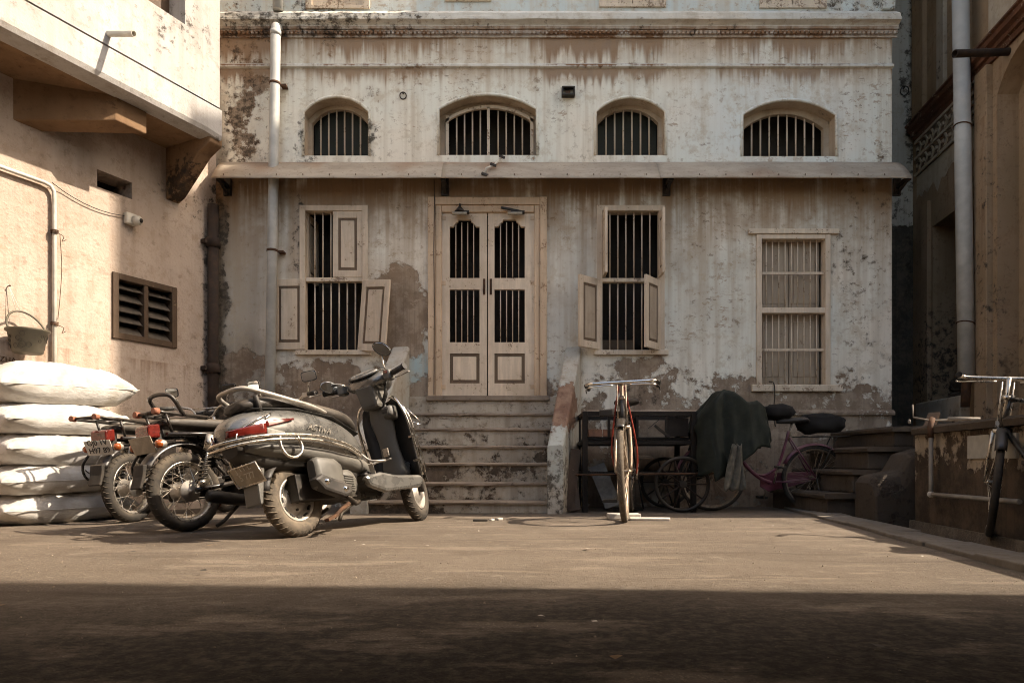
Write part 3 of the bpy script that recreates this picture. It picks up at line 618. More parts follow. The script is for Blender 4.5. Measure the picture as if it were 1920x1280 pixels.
for s_ in (0,1):
    if s_: near=(.325,.475); far=(.575,.745)
    else: near=(-1.50,-1.34); far=(-1.29,-1.10)
    Yn,zn,zf = NY[0]-.02,.635,1.72
    mb = MB(); N = 8; rows=[]
    for k in range(N+1):
        f_=k/N; Y_=Yn+(D-Yn)*f_; l_=near[0]+(far[0]-near[0])*f_; r_=near[1]+(far[1]-near[1])*f_; z_=zn+(zf-zn)*f_+(.0 if k in(0,N) else random.uniform(-.012,.012))
        rows.append([Vector((l_,Y_,-.1)),Vector((l_,Y_,z_-.015)),Vector((l_+.02,Y_,z_)),Vector((r_-.02,Y_,z_+.004)),Vector((r_,Y_,z_-.012)),Vector((r_,Y_,-.1))])
    mb.loft(rows,0,True,False); wb(mb,'cheek_wall',M['cheek'],stair,bevel=.006)

# tin drip awning on iron brackets
awn = thing('tin_awning', 'narrow beige tin awning running across the house above the door', 'awning', (fx(1050), D, fz(310)))
for (xa,xb,off) in ((398,832,0),(828,1237,-.006),(1234,1708,.004)):
    mb = MB(); N = int((xb-xa)/14); rows=[]
    for k in range(N+1):
        xp = xa+(xb-xa)*k/N; dz = .006*noise.noise(Vector((xp*.02,1.3,0)))+off*.7; r=[]
        for (p_,yy) in ((.004,304),(.06,306),(.13,311),(.20,319),(.262,329),(.272,333)): r.append(Vector((fxp(xp,.25),D-p_+off,fzp(yy,p_)+dz)))
        r += [v+Vector((0,.004,-.006)) for v in reversed(r)]; rows.append(r)
    mb.loft(rows,0,True,True); wb(mb,'tin_panel',M['tin'],awn)
mb = MB()
for k in range(26): xp = 420+k*49.5; mb.ball((fxp(xp,.25),D-.262,fzp(327,.26)),.007,.007,.007,6,4)
wb(mb,'rivets',M['rust'],awn,kind='stuff')
for xp in (420,833,1253,1690):
    X = fxp(xp,.1); mb = MB(); mb.bar((X,D-.24,fzp(334,.24)),(X,D,fz(352)),.05,.035); mb.bar((X,D-.22,fzp(336,.22)),(X,D-.004,fz(366)),.03,.02); mb.box(X-.04,X+.04,D-.03,D,fz(368),fz(336)); wb(mb,'bracket',M['iron'],awn)
# ------------------------------------------------------------------ left building with its overhanging storey
lb = thing('left_building', 'sunlit house with an overhanging upper storey and roughcast lower wall', 'house', tuple(LO), (0,0,LANG))
def lfn(a,b,d): return Vector((a,-d,b))                       # local: x along the wall to the camera, y out of the wall
u0,zA = lw(248,368); u1,zB = lw(182,318); vz0,vz1 = lw(215,362)[1], lw(215,330)[1]
w0,_ = lw(328,600); w1,_ = lw(212,600); wz0, wz1 = lw(270,641)[1], lw(270,527)[1]
mb = MB(); wall_holes(mb,-1.0,10.5,-.15,9.0,[(w0,w1,wz0,wz1,0,.14),(u0,u1,vz0,vz1,0,.25)],lfn,.2)
mb.build('lower_wall',M['leftwall'],lb)
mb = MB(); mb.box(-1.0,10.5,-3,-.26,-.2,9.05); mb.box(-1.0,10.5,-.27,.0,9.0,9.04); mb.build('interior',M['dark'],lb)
OV, UE, ZS, ZG = .66, .47, 3.36, lw(0,0)[1]
q = at(412,262,6.6); ZS = q.z; ZG = at(412,205,6.6).z
ov_p = Vector((q.x,q.y,0))-LO; OV = ov_p.dot(LN); UE = ov_p.dot(LU)
mb = MB()                                                     # upper storey with a window pocket at the top of the frame
def ufn(a,b,d): return Vector((a,OV-d,b))
def up_u(x):
    k=(x-960)/F; a=LO+LN*OV; return (k*a.y-a.x)/(LU.x-k*LU.y)
def up_z(x,y):
    u_=up_u(x); Yq=(LO+LN*OV+LU*u_).y; return H+(HY-y)*Yq/F
PU0,PU1,PZ=up_u(347),up_u(272),up_z(310,22)
wall_holes(mb,UE,10.5,ZG+.012,9.0,[(PU0,PU1,PZ,PZ+1.2,0,.22)],ufn,.2)
mb.add([(UE,OV,ZG+.012),(UE,-1,ZG+.012),(UE,-1,9),(UE,OV,9)],[(0,1,2,3)]); 
mb.build('upper_wall',M['leftband'],lb)
mb = MB(); mb.box(PU0-.02,PU1+.02,OV-.24,OV-.215,PZ-.02,PZ+1.25); mb.build('window_board',M['darkwood'],lb)
mb = MB(); N = 60; rows=[]                                    # edge beam below the groove, its lower arris broken
for k in range(N+1):
    a = UE-.012+(10.5-UE)*k/N; j = .012*noise.noise(Vector((a*6,0,0)))+(-.02 if k<1 else 0)
    rows.append([Vector((a,OV+.016,ZG-.012)),Vector((a,OV+.018,ZS+.05+j)),Vector((a,OV+.0,ZS+.012+j)),Vector((a,OV-.05,ZS+j*.4)),Vector((a,OV-.16,ZS-.005)),Vector((a,OV-.16,ZG-.012))])
mb.loft(rows,0,True,False); mb.build('edge_beam',M['leftband'],lb)
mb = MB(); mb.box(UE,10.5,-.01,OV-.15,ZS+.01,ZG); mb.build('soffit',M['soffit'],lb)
bi0,bz = lw(78,247); bi1,_ = lw(22,222)
ba = at(295,230,6.02)-LO; bb = at(243,205,5.75)-LO
o0,o1 = ba.dot(LU), bb.dot(LU); on = OV-.15
mb = MB(); zb0,zb1 = bz, bz+.13
v = [(bi0,-.01,zb0),(bi1,-.01,zb0),(o1,on,zb1),(o0,on,zb1)]
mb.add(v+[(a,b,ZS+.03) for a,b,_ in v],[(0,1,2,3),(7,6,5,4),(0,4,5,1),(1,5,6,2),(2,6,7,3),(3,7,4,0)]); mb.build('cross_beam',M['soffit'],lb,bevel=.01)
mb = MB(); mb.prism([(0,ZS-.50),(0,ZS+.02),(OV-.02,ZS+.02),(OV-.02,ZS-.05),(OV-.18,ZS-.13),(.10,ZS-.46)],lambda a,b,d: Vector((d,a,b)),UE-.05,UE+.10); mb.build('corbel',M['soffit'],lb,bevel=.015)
# louvred window
win = node('louvre_window',lb,(w0,0,wz0)); W_,H_ = w1-w0,wz1-wz0; fr=.045
mb = MB(); mb.box(-.012,fr,-.10,.022,-.012,H_+.012); mb.box(W_-fr,W_+.012,-.10,.022,-.012,H_+.012); mb.box(fr,W_-fr,-.10,.021,H_-fr,H_+.012); mb.box(fr,W_-fr,-.10,.021,-.012,fr); mb.box(W_/2-.022,W_/2+.022,-.09,.016,fr,H_-fr)
mb.build('frame',M['darkwood'],win,bevel=.004)
t=NT('dusty_louvre_glass'); n_=t.noise(t.obj(),8,5,.6); M['louvre']=t.out(t.mix(t.mr(n_,.35,.7),(.05,.042,.035),(.17,.14,.11)),.35,None,0,.5)
mb = MB(); mb.box(0,W_/2-fr-.03,-.004,.004,-.062,.062); me = None
for s_ in (0,1):
    for k in range(5):
        l_=(fr+.004,-.05,fr+.045+k*(H_-2*fr-.05)/4.4); x_=l_[0] if s_==0 else W_/2+.026
        if me is None: me = mb.build('slat',M['louvre'],win,loc=(x_,-.05,l_[2]),rot=(radians(48),0,0))
        else: copy_of(me,win,(x_,-.05,l_[2]),(radians(48+random.uniform(-8,8)),0,0))

# things fixed to the left wall
def lthing(name,label,cat,u,n,z,group=None): return thing(name,label,cat,tuple(lpos(u,n,z)),(0,0,LANG),group)
uc,zc = lw(97,350)
cd = lthing('conduit_pipe','pale conduit pipe bent down the sunlit wall above the sacks','pipe',uc,.02,0)
mb = MB(); mb.tube([(3.6,.02,zc+.03),(.08,.02,zc),(.03,.02,zc-.012),(.005,.02,zc-.05),(0,.02,zc-.12),(0,.02,.02)],.017,10); mb.build('pipe',M['pvcwhite'],cd)
for zz in (lw(97,438)[1],lw(97,610)[1]):
    mb = MB(); 
    for k in range(4): mb.torus((0,.02,zz+k*.008),(.1*random.uniform(-1,1),.1,1),.028,.0035,14,6)
    mb.tube(smooth_path([(-.03,.03,zz),(-.06,.05,zz-.02),(-.05,.04,zz-.06),(-.08,.05,zz-.04)]),.003,5); mb.build('wire_tie',M['rust'],cd)
mb = MB(); mb.tube(smooth_path([(-.03,.045,lw(97,440)[1]),(-.045,.045,lw(97,500)[1]),(-.03,.045,lw(97,560)[1]),(-.012,.046,lw(97,600)[1])]),.0028,5); mb.build('loose_wire',M['rust'],cd)
ucc,zcc = lw(240,412)
cc = lthing('security_camera','small white security camera on the roughcast wall','camera',ucc,0,zcc)
mb = MB(); mb.box(-.06,.05,0,.06,-.05,.055); mb.build('housing',M['pvcwhite'],cc,bevel=.012)
mb = MB(); mb.lathe([(.0,.0),(.042,.0),(.042,.05),(.03,.062),(0,.062)],(-.03,.055,-.005),(-.35,1,-.1),18); mb.build('lens_barrel',M['pvcwhite'],cc)
mb = MB(); mb.lathe([(0,.064),(.02,.064),(.02,.072),(0,.074)],(-.03,.055,-.005),(-.35,1,-.1),14); mb.build('lens',M['iron'],cc)
mb = MB(); a_=lw(0,330); pts=[lpos(uc+.02,.04,zc+.02)]; 
for k in range(1,9):
    f_=k/8; pts.append(lpos(uc+(ucc-uc)*f_,.02,zc+.02+(zcc+.03-zc-.02)*f_-.10*4*f_*(1-f_)*.6))
mb.tube(pts,.0035,6); mb.build('camera_cable',M['iron'],label='thin black cable sagging from the conduit to the security camera',cat='cable')
# spout on the overhanging wall
us = at(200,62,5.62)-LO
sp = lthing('rain_spout','short pale pipe spout sticking out of the upper wall','pipe',us.dot(LU),OV,at(200,62,5.62).z)
t=NT('spout_pvc'); mb = MB(); r1,r2=.024,.019; d=Vector((-.02,.30,-.085)); 
mb.tube([Vector((0,-.05,.0)),d],r1,14,caps=False); mb.tube([Vector((0,-.05,0)),d],r2,14,caps=False); mb.lathe([(r2,0),(r1,0)],d,d.normalized(),14)
mb.build('spout_pipe',M['pvcwhite'],sp)
# bucket on a nail
ub,zb_ = lw(14,537); M['bucket']=simple('olive_plastic',(.105,.088,.06),.5,var=.15,sc=12)
bk = lthing('bucket','olive plastic bucket with ring pattern hanging on the sunlit wall','bucket',ub-.05,.19,zb_-.55)
R0,R1,HB=.105,.145,.19
mb = MB(); mb.lathe([(0,0),(R0-.01,0),(R0,.006),(R1-.006,HB-.02),(R1+.006,HB-.018),(R1+.010,HB-.006),(R1+.008,HB),(R1-.006,HB),(R1-.012,HB-.01),(R0-.006,.012),(0,.01)],(0,0,0),(0,0,1),32); mb.build('bucket_body',M['bucket'],bk)
M['ringprint']=simple('dark_ring_print',(.035,.028,.018),.5); mb = MB()
for k in range(34):
    q_=random.uniform(0,2*pi); hz=random.uniform(.03,HB-.04); rr=random.choice((.012,.018,.024)); r_=R0+(R1-R0)*hz/HB+.0005; ps=[]
    for j in range(12):
        a_=2*pi*j/12; hz2=hz+rr*sin(a_); ps.append(Vector(((R0+(R1-R0)*hz2/HB)*cos(q_+rr*cos(a_)/r_),(R0+(R1-R0)*hz2/HB)*sin(q_+rr*cos(a_)/r_),hz2)))
    mb.tube(ps,.0016,4,closed=True)
mb.build('ring_print',M['ringprint'],bk,kind='stuff')
mb = MB(); hp=[(R1*.96,.0,HB-.01)]+[Vector((R1*cos(a_),-.10*sin(a_),HB-.01+.17*sin(a_))) for a_ in [pi*k/14 for k in range(1,14)]]+[(-R1*.96,0,HB-.01)]; mb.tube(hp,.008,8); mb.build('handle',M['bucket'],bk)
ap=Vector((.0,-.10,HB+.16)); nail=Vector((.05,-.17,.55)); mb = MB(); mb.tube([ap,nail],.0025,5); mb.tube([ap+Vector((.03,0,-.004)),nail],.0025,5); mb.build('hanging_string',M['pvcwhite'],bk)
mb = MB(); mb.cyl((.05,-.19,.55),(.05,-.155,.553),.004,n=8); mb.ball((.05,-.153,.553),.007,.005,.007,8,5); mb.build('nail',M['rust'],bk)
M['paintmark']=simple('brown_wall_paint',(.10,.05,.02),.8)
ut,zt_=lw(10,674); o=text('wall_lettering','VZHA',.06,M['paintmark'],None,tuple(lpos(ut,.004,zt_)),(radians(90),0,LANG+pi)); tag(o,'small brown hand-painted letters on the wall under the bucket','lettering')

# rusty soil pipe in the corner
rp = lthing('soil_pipe','dark rusty soil pipe running down the shaded corner','pipe',-.02+lw(388,500)[0],.07,0)
mb = MB(); mb.cyl((0,0,-.02),(0,0,3.2),.055,n=16); mb.build('pipe',M['rustdark'],rp)
for zz in (1.42,2.75): mb = MB(); mb.cyl((0,0,zz),(0,0,zz+.10),.073,n=16); mb.box(-.10,.10,-.07,-.0,zz+.03,zz+.07); mb.build('collar',M['rustdark'],rp)

# grey downpipe on the facade
dp = thing('downpipe','pale grey plastic downpipe running past the awning to behind the scooter','pipe',(fx(505),D-.10,0))
p0=Vector((fxp(505,.1)-dp.location.x,0,.05)); p1=Vector((fxp(508,.1)+.02-dp.location.x,0,fzp(60,.1)))
mb = MB(); mb.tube([Vector((fxp(503,.1)-dp.location.x,0,.02)),Vector((fxp(517,.1)-dp.location.x,0,fzp(58,.1))),Vector((fxp(517,.1)-dp.location.x,.02,fzp(50,.1))),Vector((fxp(517.5,.1)-dp.location.x,.09,fzp(44,.1))),Vector((fxp(517.5,.1)-dp.location.x,.16,fzp(42,.1)))],.053,18); mb.build('pipe',M['pvc'],dp)
mb = MB(); mb.cyl((fxp(519,.1)-dp.location.x,0.03,fzp(22,.05)),(fxp(519,.1)-dp.location.x,.03,6.5),.053,n=18); mb.build('upper_pipe',M['pvc'],dp)
for yy in (157,470):
    X=fxp(503+14*(940-yy)/880,.1)-dp.location.x; zz=fzp(yy,.1); mb = MB(); mb.lathe([(.054,-.012),(.058,-.012),(.058,.012),(.054,.012)],(X,0,zz),(0,0,1),18); mb.box(X+.05,X+.11,.02,.10,zz-.01,zz+.01); mb.build('clamp',M['rust'],dp)
zz=fzp(64,.1); X=fxp(517,.1)-dp.location.x; mb = MB(); mb.cyl((X,0,zz-.02),(X,0,zz+.03),.058,n=18); mb.build('socket',M['pvc'],dp)

# small fittings on the facade
def ring_fit(x,y,Y,lab,r=.032):
    P_=at(x,y,Y); o=thing('iron_ring',lab,'ring',tuple(P_)); mb=MB(); mb.torus((0,-.012,-r*.8),(0,1,.25),r,.006,20,7); mb.build('ring',M['iron'],o); mb=MB(); mb.tube([(0,.02,0),(0,-.02,0)],.008,8); mb.build('staple',M['iron'],o)
ring_fit(756,176,D,'thin iron ring hanging on the wall between two arched windows',.034)
ring_fit(1695,165,8.93,'heavy iron ring on the mouldy wall of the side passage',.055)
P_=at(1065,176,D); o=thing('meter_box','small dark open box fixed above the awning between arched windows','box',tuple(P_))
mb=MB(); wall_holes(mb,-.07,.07,-.045,.045,[(-.055,.055,-.03,.035)],lambda a,b,d:Vector((a,-.07+d,b)),.05); mb.add([(-.07,-.07,-.045),(.07,-.07,-.045),(.07,0,-.045),(-.07,0,-.045)],[(0,1,2,3)]); mb.add([(-.07,-.07,.045),(.07,-.07,.045),(.07,0,.045),(-.07,0,.045)],[(0,1,2,3)])
for s_ in (-1,1): mb.add([(s_*.07,-.07,-.045),(s_*.07,0,-.045),(s_*.07,0,.045),(s_*.07,-.07,.045)],[(0,1,2,3)])
mb.build('casing',M['iron'],o); mb=MB(); mb.box(-.03,.02,-.045,-.02,-.025,.01); mb.build('terminal_block',M['rust'],o)
P_=at(912,325,D-.25); o=thing('broken_bracket','broken pale pipe bracket wired to the awning edge','bracket',tuple(P_))
mb=MB(); mb.tube([(-.02,0,-.02),(.0,-.01,.05),(.07,.05,.10),(.10,.12,.16),(.16,.2,.26)],.011,8); mb.build('arm',M['pvcwhite'],o)
for k,(a_,b_,c_) in enumerate(((-.02,-.01,-.02),(.07,.04,.10),(.16,.19,.25))): mb=MB(); mb.bar((a_-.03,b_-.015,c_+.012),(a_+.03,b_-.012,c_-.012),.022,.022); mb.build('clip',M['iron'],o)
for (x,lab,sgn) in ((862,'small tubular lamp with conical top over the left door leaf',1),(966,'small tubular lamp with bent arm over the right door leaf',-1)):
    P_=at(x,398,D-.06); o=thing('door_lamp',lab,'lamp',tuple(P_)); mb=MB(); mb.cyl((-.08,-.02,-.02),(.075,-.02,-.02),.017,n=12); mb.build('tube',simple('lamp_tube_%d'%x,(.42,.36,.28),.35),o)
    mb=MB(); mb.box(-.05,.10,-.02,.05,-.008,.012)
    if sgn>0: mb.lathe([(.06,0),(.035,.03),(.012,.06),(.012,.085),(0,.085)],(0,.015,.01),(0,0,1),14)
    else: mb.bar((-.15,0,.05),(.06,.01,.012),.03,.018)
    mb.build('mount',M['iron'],o)
mb=MB(); X=fx(814.5); mb.tube(smooth_path([(X,D-.03,fz(338)),(X+.004,D-.036,fz(385)),(X-.002,D-.034,fz(470)),(X+.003,D-.034,fz(560)),(X,D-.034,fz(740))]),.0045,6); mb.build('door_cable',M['iron'],label='black cable running down the left door jamb',cat='cable')
mb=MB(); X=fx(1447); mb.tube(smooth_path([(X-.05,D-.05,fz(716)),(X,D-.055,fz(719)),(X+.01,D-.06,fz(740)),(X,D-.05,fz(775)),(X+.02,D-.05,fz(800))]),.006,6); mb.build('hanging_strap',M['iron'],label='dark strap tied to the bars of the tall right window',cat='strap')

# ------------------------------------------------------------------ passage wall and right building
mb=MB(); mb.box(XR-.3,rX(8.95)+.3,8.95,9.3,-.15,9); mb.build('passage_wall',M['passage'],label='mouldy pale wall closing the dark passage beside the house',cat='wall')
rb = thing('right_building','tan plastered house with red moulding and barefaced pilasters on the right','house',(rX(7.5),7.5,0))
YN = 5.62
def rfn(a,b,d): return Vector((rX(a)+d,a,b))
zlin = rz(1772,408); zth = rz(1760,752)
ar0,ar1 = 5.9,7.02
mb=MB(); wall_holes(mb,YN,8.95,-.15,11.0,[(7.72,8.40,zth,zlin,0,.5),(ar0,ar1,.9,rz(1865,178)+.28,.30,.22)],rfn,.3)
for yy in (YN,): mb.add([(rX(yy),yy,-.15),(rX(yy)+6,yy,-.15),(rX(yy)+6,yy,11),(rX(yy),yy,11)],[(0,1,2,3)])
mb.add([(rX(YN),YN,11),(rX(YN)+6,YN,11),(rX(8.95)+6,8.95,11),(rX(8.95),8.95,11)],[(0,1,2,3)])
wb(mb,'wall',M['rightwall'],rb)
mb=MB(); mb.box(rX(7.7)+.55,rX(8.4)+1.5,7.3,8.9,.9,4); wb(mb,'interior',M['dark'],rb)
mb=MB(); mb.add([(rX(ar0-.1)+.22,ar0-.1,.8),(rX(ar1+.1)+.22,ar1+.1,.8),(rX(ar1+.1)+.22,ar1+.1,4.9),(rX(ar0-.1)+.22,ar0-.1,4.9)],[(0,1,2,3)]); wb(mb,'arch_back',M['rightwall'],rb)
ztr = rz(1716,240)
prof=[(0,-.20),(.03,-.20),(.04,-.15),(.07,-.14),(.075,-.10),(.12,-.08),(.125,-.03),(.15,-.02),(.15,0),(0,.015)]
M['redtrim']=wood('red_brown_moulding',(.13,.055,.03),worn=(.34,.27,.2),wear=.035)
mb=MB(); mb.prism(prof,lambda a,b,d: Vector((rX(d)-a,d,ztr+b)),YN,8.86); wb(mb,'moulding',M['redtrim'],rb)
zf0,zf1 = ztr-.66,ztr-.21
mb=MB(); mb.add([rfn(7.30,zf0,-.012),rfn(8.84,zf0,-.012),rfn(8.84,zf1,-.012),rfn(7.30,zf1,-.012)],[(0,1,2,3)]); wb(mb,'frieze_ground',M['moulding'],rb)
mb=MB()
for r_ in range(3): mb.prism([(7.30,zf0+r_*.21),(8.84,zf0+r_*.21),(8.84,zf0+r_*.21+.035),(7.30,zf0+r_*.21+.035)],lambda a,b,d: Vector((rX(a)-d,a,b)),.012,.035)
yy=7.33
while yy<8.8:
    for r_ in range(2):
        zc_=zf0+.035+r_*.21+.0875; 
        mb.prism([(yy,zc_),(yy+.055,zc_-.075),(yy+.085,zc_-.075),(yy+.03,zc_)],lambda a,b,d: Vector((rX(a)-d,a,b)),.012,.032); mb.prism([(yy,zc_),(yy+.03,zc_),(yy+.085,zc_+.075),(yy+.055,zc_+.075)],lambda a,b,d: Vector((rX(a)-d,a,b)),.012,.032)
        mb.prism([(yy+.10,zc_-.02),(yy+.14,zc_-.02),(yy+.14,zc_+.02),(yy+.10,zc_+.02)],lambda a,b,d: Vector((rX(a)-d,a,b)),.012,.03)
    yy+=.165
wb(mb,'fretwork',M['rightcream'],rb,kind='stuff')
mb=MB(); rows=[]; N=40                                         # remains of cream wash with a broken lower edge
mb.add([rfn(7.35,zf0-.006,-.006)]*0,[])
for k in range(N+1):
    a=7.35+1.48*k/N; low=zf0-.28-.16*noise.noise(Vector((a*3.1,2,0)))-.1*noise.noise(Vector((a*9,5,0))); rows.append([rfn(a,low,-.006),rfn(a,zf0-.005,-.006)])
mb.loft(rows,0,False,False,closed=False); wb(mb,'cream_band',M['rightcream'],rb)
for (y0_,y1_,pr,z0_,z1_,mt) in ((7.10,7.34,.07,.78,zf1+.0,'rightwall'),(8.55,8.86,.06,ztr+.02,9,'rightwall'),(8.05,8.22,.05,ztr+.02,9,'rightcream'),(7.5,7.7,.05,ztr+.02,9,'rightwall'),(6.3,7.1,.05,ztr+.02,9,'rightcream'),(8.45,8.62,.05,1.0,zf0-.45,'rightwall')):
    mb=MB(); v=[(rX(y0_)-pr,y0_),(rX(y1_)-pr,y1_),(rX(y1_)+.01,y1_),(rX(y0_)+.01,y0_)]; mb.add([(a,b,z0_) for a,b in v]+[(a,b,z1_) for a,b in v],[(0,1,2,3),(7,6,5,4),(0,4,5,1),(1,5,6,2),(2,6,7,3),(3,7,4,0)]); wb(mb,'pilaster',M[mt],rb,bevel=.008)
# raised threshold block and rubble in the doorway
mb=MB(); v=[(rX(7.6)-.12,7.55),(rX(8.6)-.12,8.62),(rX(8.6)+.5,8.62),(rX(7.6)+.5,7.55)]; mb.add([(a,b,.8) for a,b in v]+[(a,b,zth+.004) for a,b in v],[(0,1,2,3),(7,6,5,4),(0,4,5,1),(1,5,6,2),(2,6,7,3),(3,7,4,0)]); wb(mb,'threshold',M['rightcream'],rb,bevel=.02)
def rock(name,mt,parent,c,r,seed,**k):
    mb=MB(); n_,kk=10,7; rings=[]
    for i in range(kk+1):
        q_=pi*i/kk; rr=[]
        for j in range(n_):
            d_=Vector((sin(q_)*cos(2*pi*j/n_),sin(q_)*sin(2*pi*j/n_),cos(q_))); s_=1+.28*noise.noise(d_*1.7+Vector((seed,0,0))); 
            rr.append(Vector((d_.x*r[0]*s_,d_.y*r[1]*s_,max(-r[2]*.75,d_.z*r[2]*s_))))
        rings.append(rr)
    mb.loft(rings,0,True,False); return mb.build(name,mt,parent,loc=c,**k)
for k,(x,y,r_) in enumerate(((1770,742,(.16,.15,.07)),(1772,729,(.14,.13,.06)),(1768,717,(.12,.11,.085)))):
    P_=at(x,y,8.05); rock('rubble_stone',M['concrete'],None,(P_.x+.25,P_.y+.05,P_.z),r_,k*3.1,label=('flat broken stone at the bottom of the heap in the right doorway','broken stone in the middle of the heap in the right doorway','rough lump of stone on top of the heap in the right doorway')[k],cat='stone')
# its downpipe
Yp=7.35; dp2=thing('downpipe','thick grey plastic downpipe with a wire tie on the right building','pipe',tuple(at(1812,710,Yp)))
mb=MB(); top=at(1800,-60,Yp)-at(1812,710,Yp); mb.tube([(0,0,0),top],.080,20); mb.build('pipe',M['pvc'],dp2)
mb=MB(); mb.cyl((.02,.03,.02),(.02,.05,-.30),.045,n=14); mb.build('stub',M['rust'],dp2)
for yy in (238,607): 
    f_=(710-yy)/770; mb=MB(); mb.torus(tuple(top*f_),(.25,.1,1),.084,.007,20,6); mb.bar(top*f_+Vector((.06,0,.02)),top*f_+Vector((.16,.02,.03)),.012,.012); mb.build('wire_tie',M['rust'],dp2)
P_=at(1890,97,rY(1890)); sp=thing('iron_spout','rusty iron water spout jutting out past the grey downpipe','pipe',tuple(P_))
mb=MB(); tip=at(1790,101,rY(1890)-.12)-P_; mb.tube([(.1,0,0),tip],.037,14,caps=False); mb.tube([(.1,0,0),tip*.999],.030,14,caps=False); mb.lathe([(.030,0),(.037,0)],tip,tip.normalized(),14); mb.build('pipe',M['rustdark'],sp)

# raised veranda plinth, its steps and the things on it
ot = thing('veranda_plinth','stained raised plinth with peeling cream patches beside the black bicycle','plinth',(3.3,4.8,0))
PX = lambda Y: 3.20+RT*(Y-4.76)
mb=MB(); N=18; rows=[]
for k in range(N+1):
    Y_=2.3+(5.62-2.3)*k/N; j=.018*noise.noise(Vector((Y_*2.3,0,4))); rows.append([Vector((PX(Y_)+j,Y_,-.15)),Vector((PX(Y_)+j*.5,Y_,.35)),Vector((PX(Y_)+j,Y_,.70)),Vector((4.9,Y_,.70)),Vector((4.9,Y_,-.15))])
mb.loft(rows,0,True,False); wb(mb,'base',M['plinth'],ot)
mb=MB(); rows=[]
for k in range(N+1):
    Y_=2.3+(5.60-2.3)*k/N; j=.02*noise.noise(Vector((Y_*4,3,0))); rows.append([Vector((PX(Y_)-.045+j,Y_,.702)),Vector((PX(Y_)-.05+j,Y_,.745)),Vector((PX(Y_)-.03+j,Y_,.765)),Vector((4.92,Y_,.765)),Vector((4.92,Y_,.702))])
mb.loft(rows,0,True,False); wb(mb,'coping',M['concrete'],ot)
mb=MB(); v=[(3.6,5.62),(rX(5.62),5.62),(rX(8.94),8.94),(XR+.02,8.94),(XR+.02,7.3),(3.6,7.2)]; mb.add([(a,b,-.15) for a,b in v]+[(a,b,.78) for a,b in v],[tuple(range(6)),tuple(reversed(range(6,12)))]+[(i,(i+1)%6,6+(i+1)%6,6+i) for i in range(6)]); wb(mb,'veranda_floor',M['concrete'],ot)
M['tilewhite']=simple('old_white_tile',(.44,.41,.35),.35,var=.2,sc=20,dust=(.25,.19,.13),dustamt=.6)
for k in range(2):
    Y_=4.78-.30*k; mb=MB(); sh=RT*.27; x_=PX(Y_)-.016; mb.add([(x_,Y_,.50),(x_-sh,Y_-.27,.50),(x_-sh,Y_-.27,.66),(x_,Y_,.66),(x_+.03,Y_,.50),(x_-sh+.03,Y_-.27,.50),(x_-sh+.03,Y_-.27,.66),(x_+.03,Y_,.66)],[(0,1,2,3),(7,6,5,4),(0,4,5,1),(1,5,6,2),(2,6,7,3),(3,7,4,0)]); wb(mb,'tile',M['tilewhite'],ot,bevel=.003)
rs = thing('side_steps','crumbling dark steps rising from the court to the right veranda','stairs',(3.2,6.4,0))
tops=[.203,.414,.62,.80]; lefts=[2.756,3.0,3.15,3.40]
for i in range(4):
    st=wnode('step',rs,(lefts[i],6.4,0)); mb=MB(); zl=tops[i-1]+.001 if i else -.12
    mb.box(lefts[i]+.03,3.95 if i else 3.4,6.04+.03*i,7.3,zl if i else -.12,tops[i]-.045); wb(mb,'riser',M['concrete'],st,bevel=.012)
    mb=MB(); N=6; y0_=6.0+.03*i; lo=[Vector((lefts[i]+random.uniform(-.012,.012),y0_+(7.3-y0_)*k/N,0)) for k in range(N+1)]
    rows=[[p_+Vector((0,0,tops[i]-.047)),p_+Vector((-.006,0,tops[i]-.02)),p_+Vector((.008,0,tops[i])),Vector((3.96 if i else 3.42,p_.y,tops[i])),Vector((3.96 if i else 3.42,p_.y,tops[i]-.047))] for p_ in lo]
    mb.loft(rows,0,True,False); wb(mb,'tread',M['concrete'],st)
mb=MB(); rows=[]
for (x_,z_) in ((3.02,.30),(3.06,.36),(3.25,.40),(3.34,.55),(3.52,.60),(3.62,.60),(3.72,.66)):
    rows.append([Vector((x_,5.66+.02*noise.noise(Vector((x_*4,0,0))),-.15)),Vector((x_,5.68,z_*.6)),Vector((x_,5.72,z_-.03)),Vector((x_,5.78,z_)),Vector((x_,6.02,z_)),Vector((x_,6.03,-.15))])
mb.loft(rows,0,True,False); wb(mb,'cheek_block',M['concrete'],rs,bevel=.02)
# white water pipe bent round the plinth
wp = thing('water_pipe','white plastic water pipe bent around the face of the veranda plinth','pipe',(PX(5.1),5.1,0))
def pp(x,y,Y): return at(x,y,Y)
yA=5.22; A=pp(1769,820,yA); B=pp(1763,926,yA); C_=Vector((PX(4.1)-.06,4.1,B.z+.005))
A.x=B.x=PX(yA)-.06
mb=MB(); mb.tube([A,B+Vector((0,0,.03)),B,B+Vector((0,-.03,0)),C_],.016,10); M['pvcdull']=simple('dull_white_pvc',(.30,.26,.21),.55,var=.3,sc=9,dust=(.18,.13,.09),dustamt=.6); wb(mb,'white_pipe',M['pvcdull'],wp)
mb=MB(); mb.tube([A+Vector((0,0,.0)),A+Vector((.0,.01,.08)),A+Vector((.03,.03,.15))],.021,10); wb(mb,'red_pipe',M['rust'],wp)
for c_ in (B,): mb=MB(); mb.ball(tuple(c_),.026,.026,.026); wb(mb,'elbow',M['pvcwhite'],wp)
hp=thing('rail_pipe','thin pale pipe lying along the top of the right veranda','pipe',tuple(at(1780,785,5.5)))
q0=at(1712,782,5.7); q1=at(1742,788,5.65); q2=at(1800,787,5.5); q3=at(1838,785,5.4)
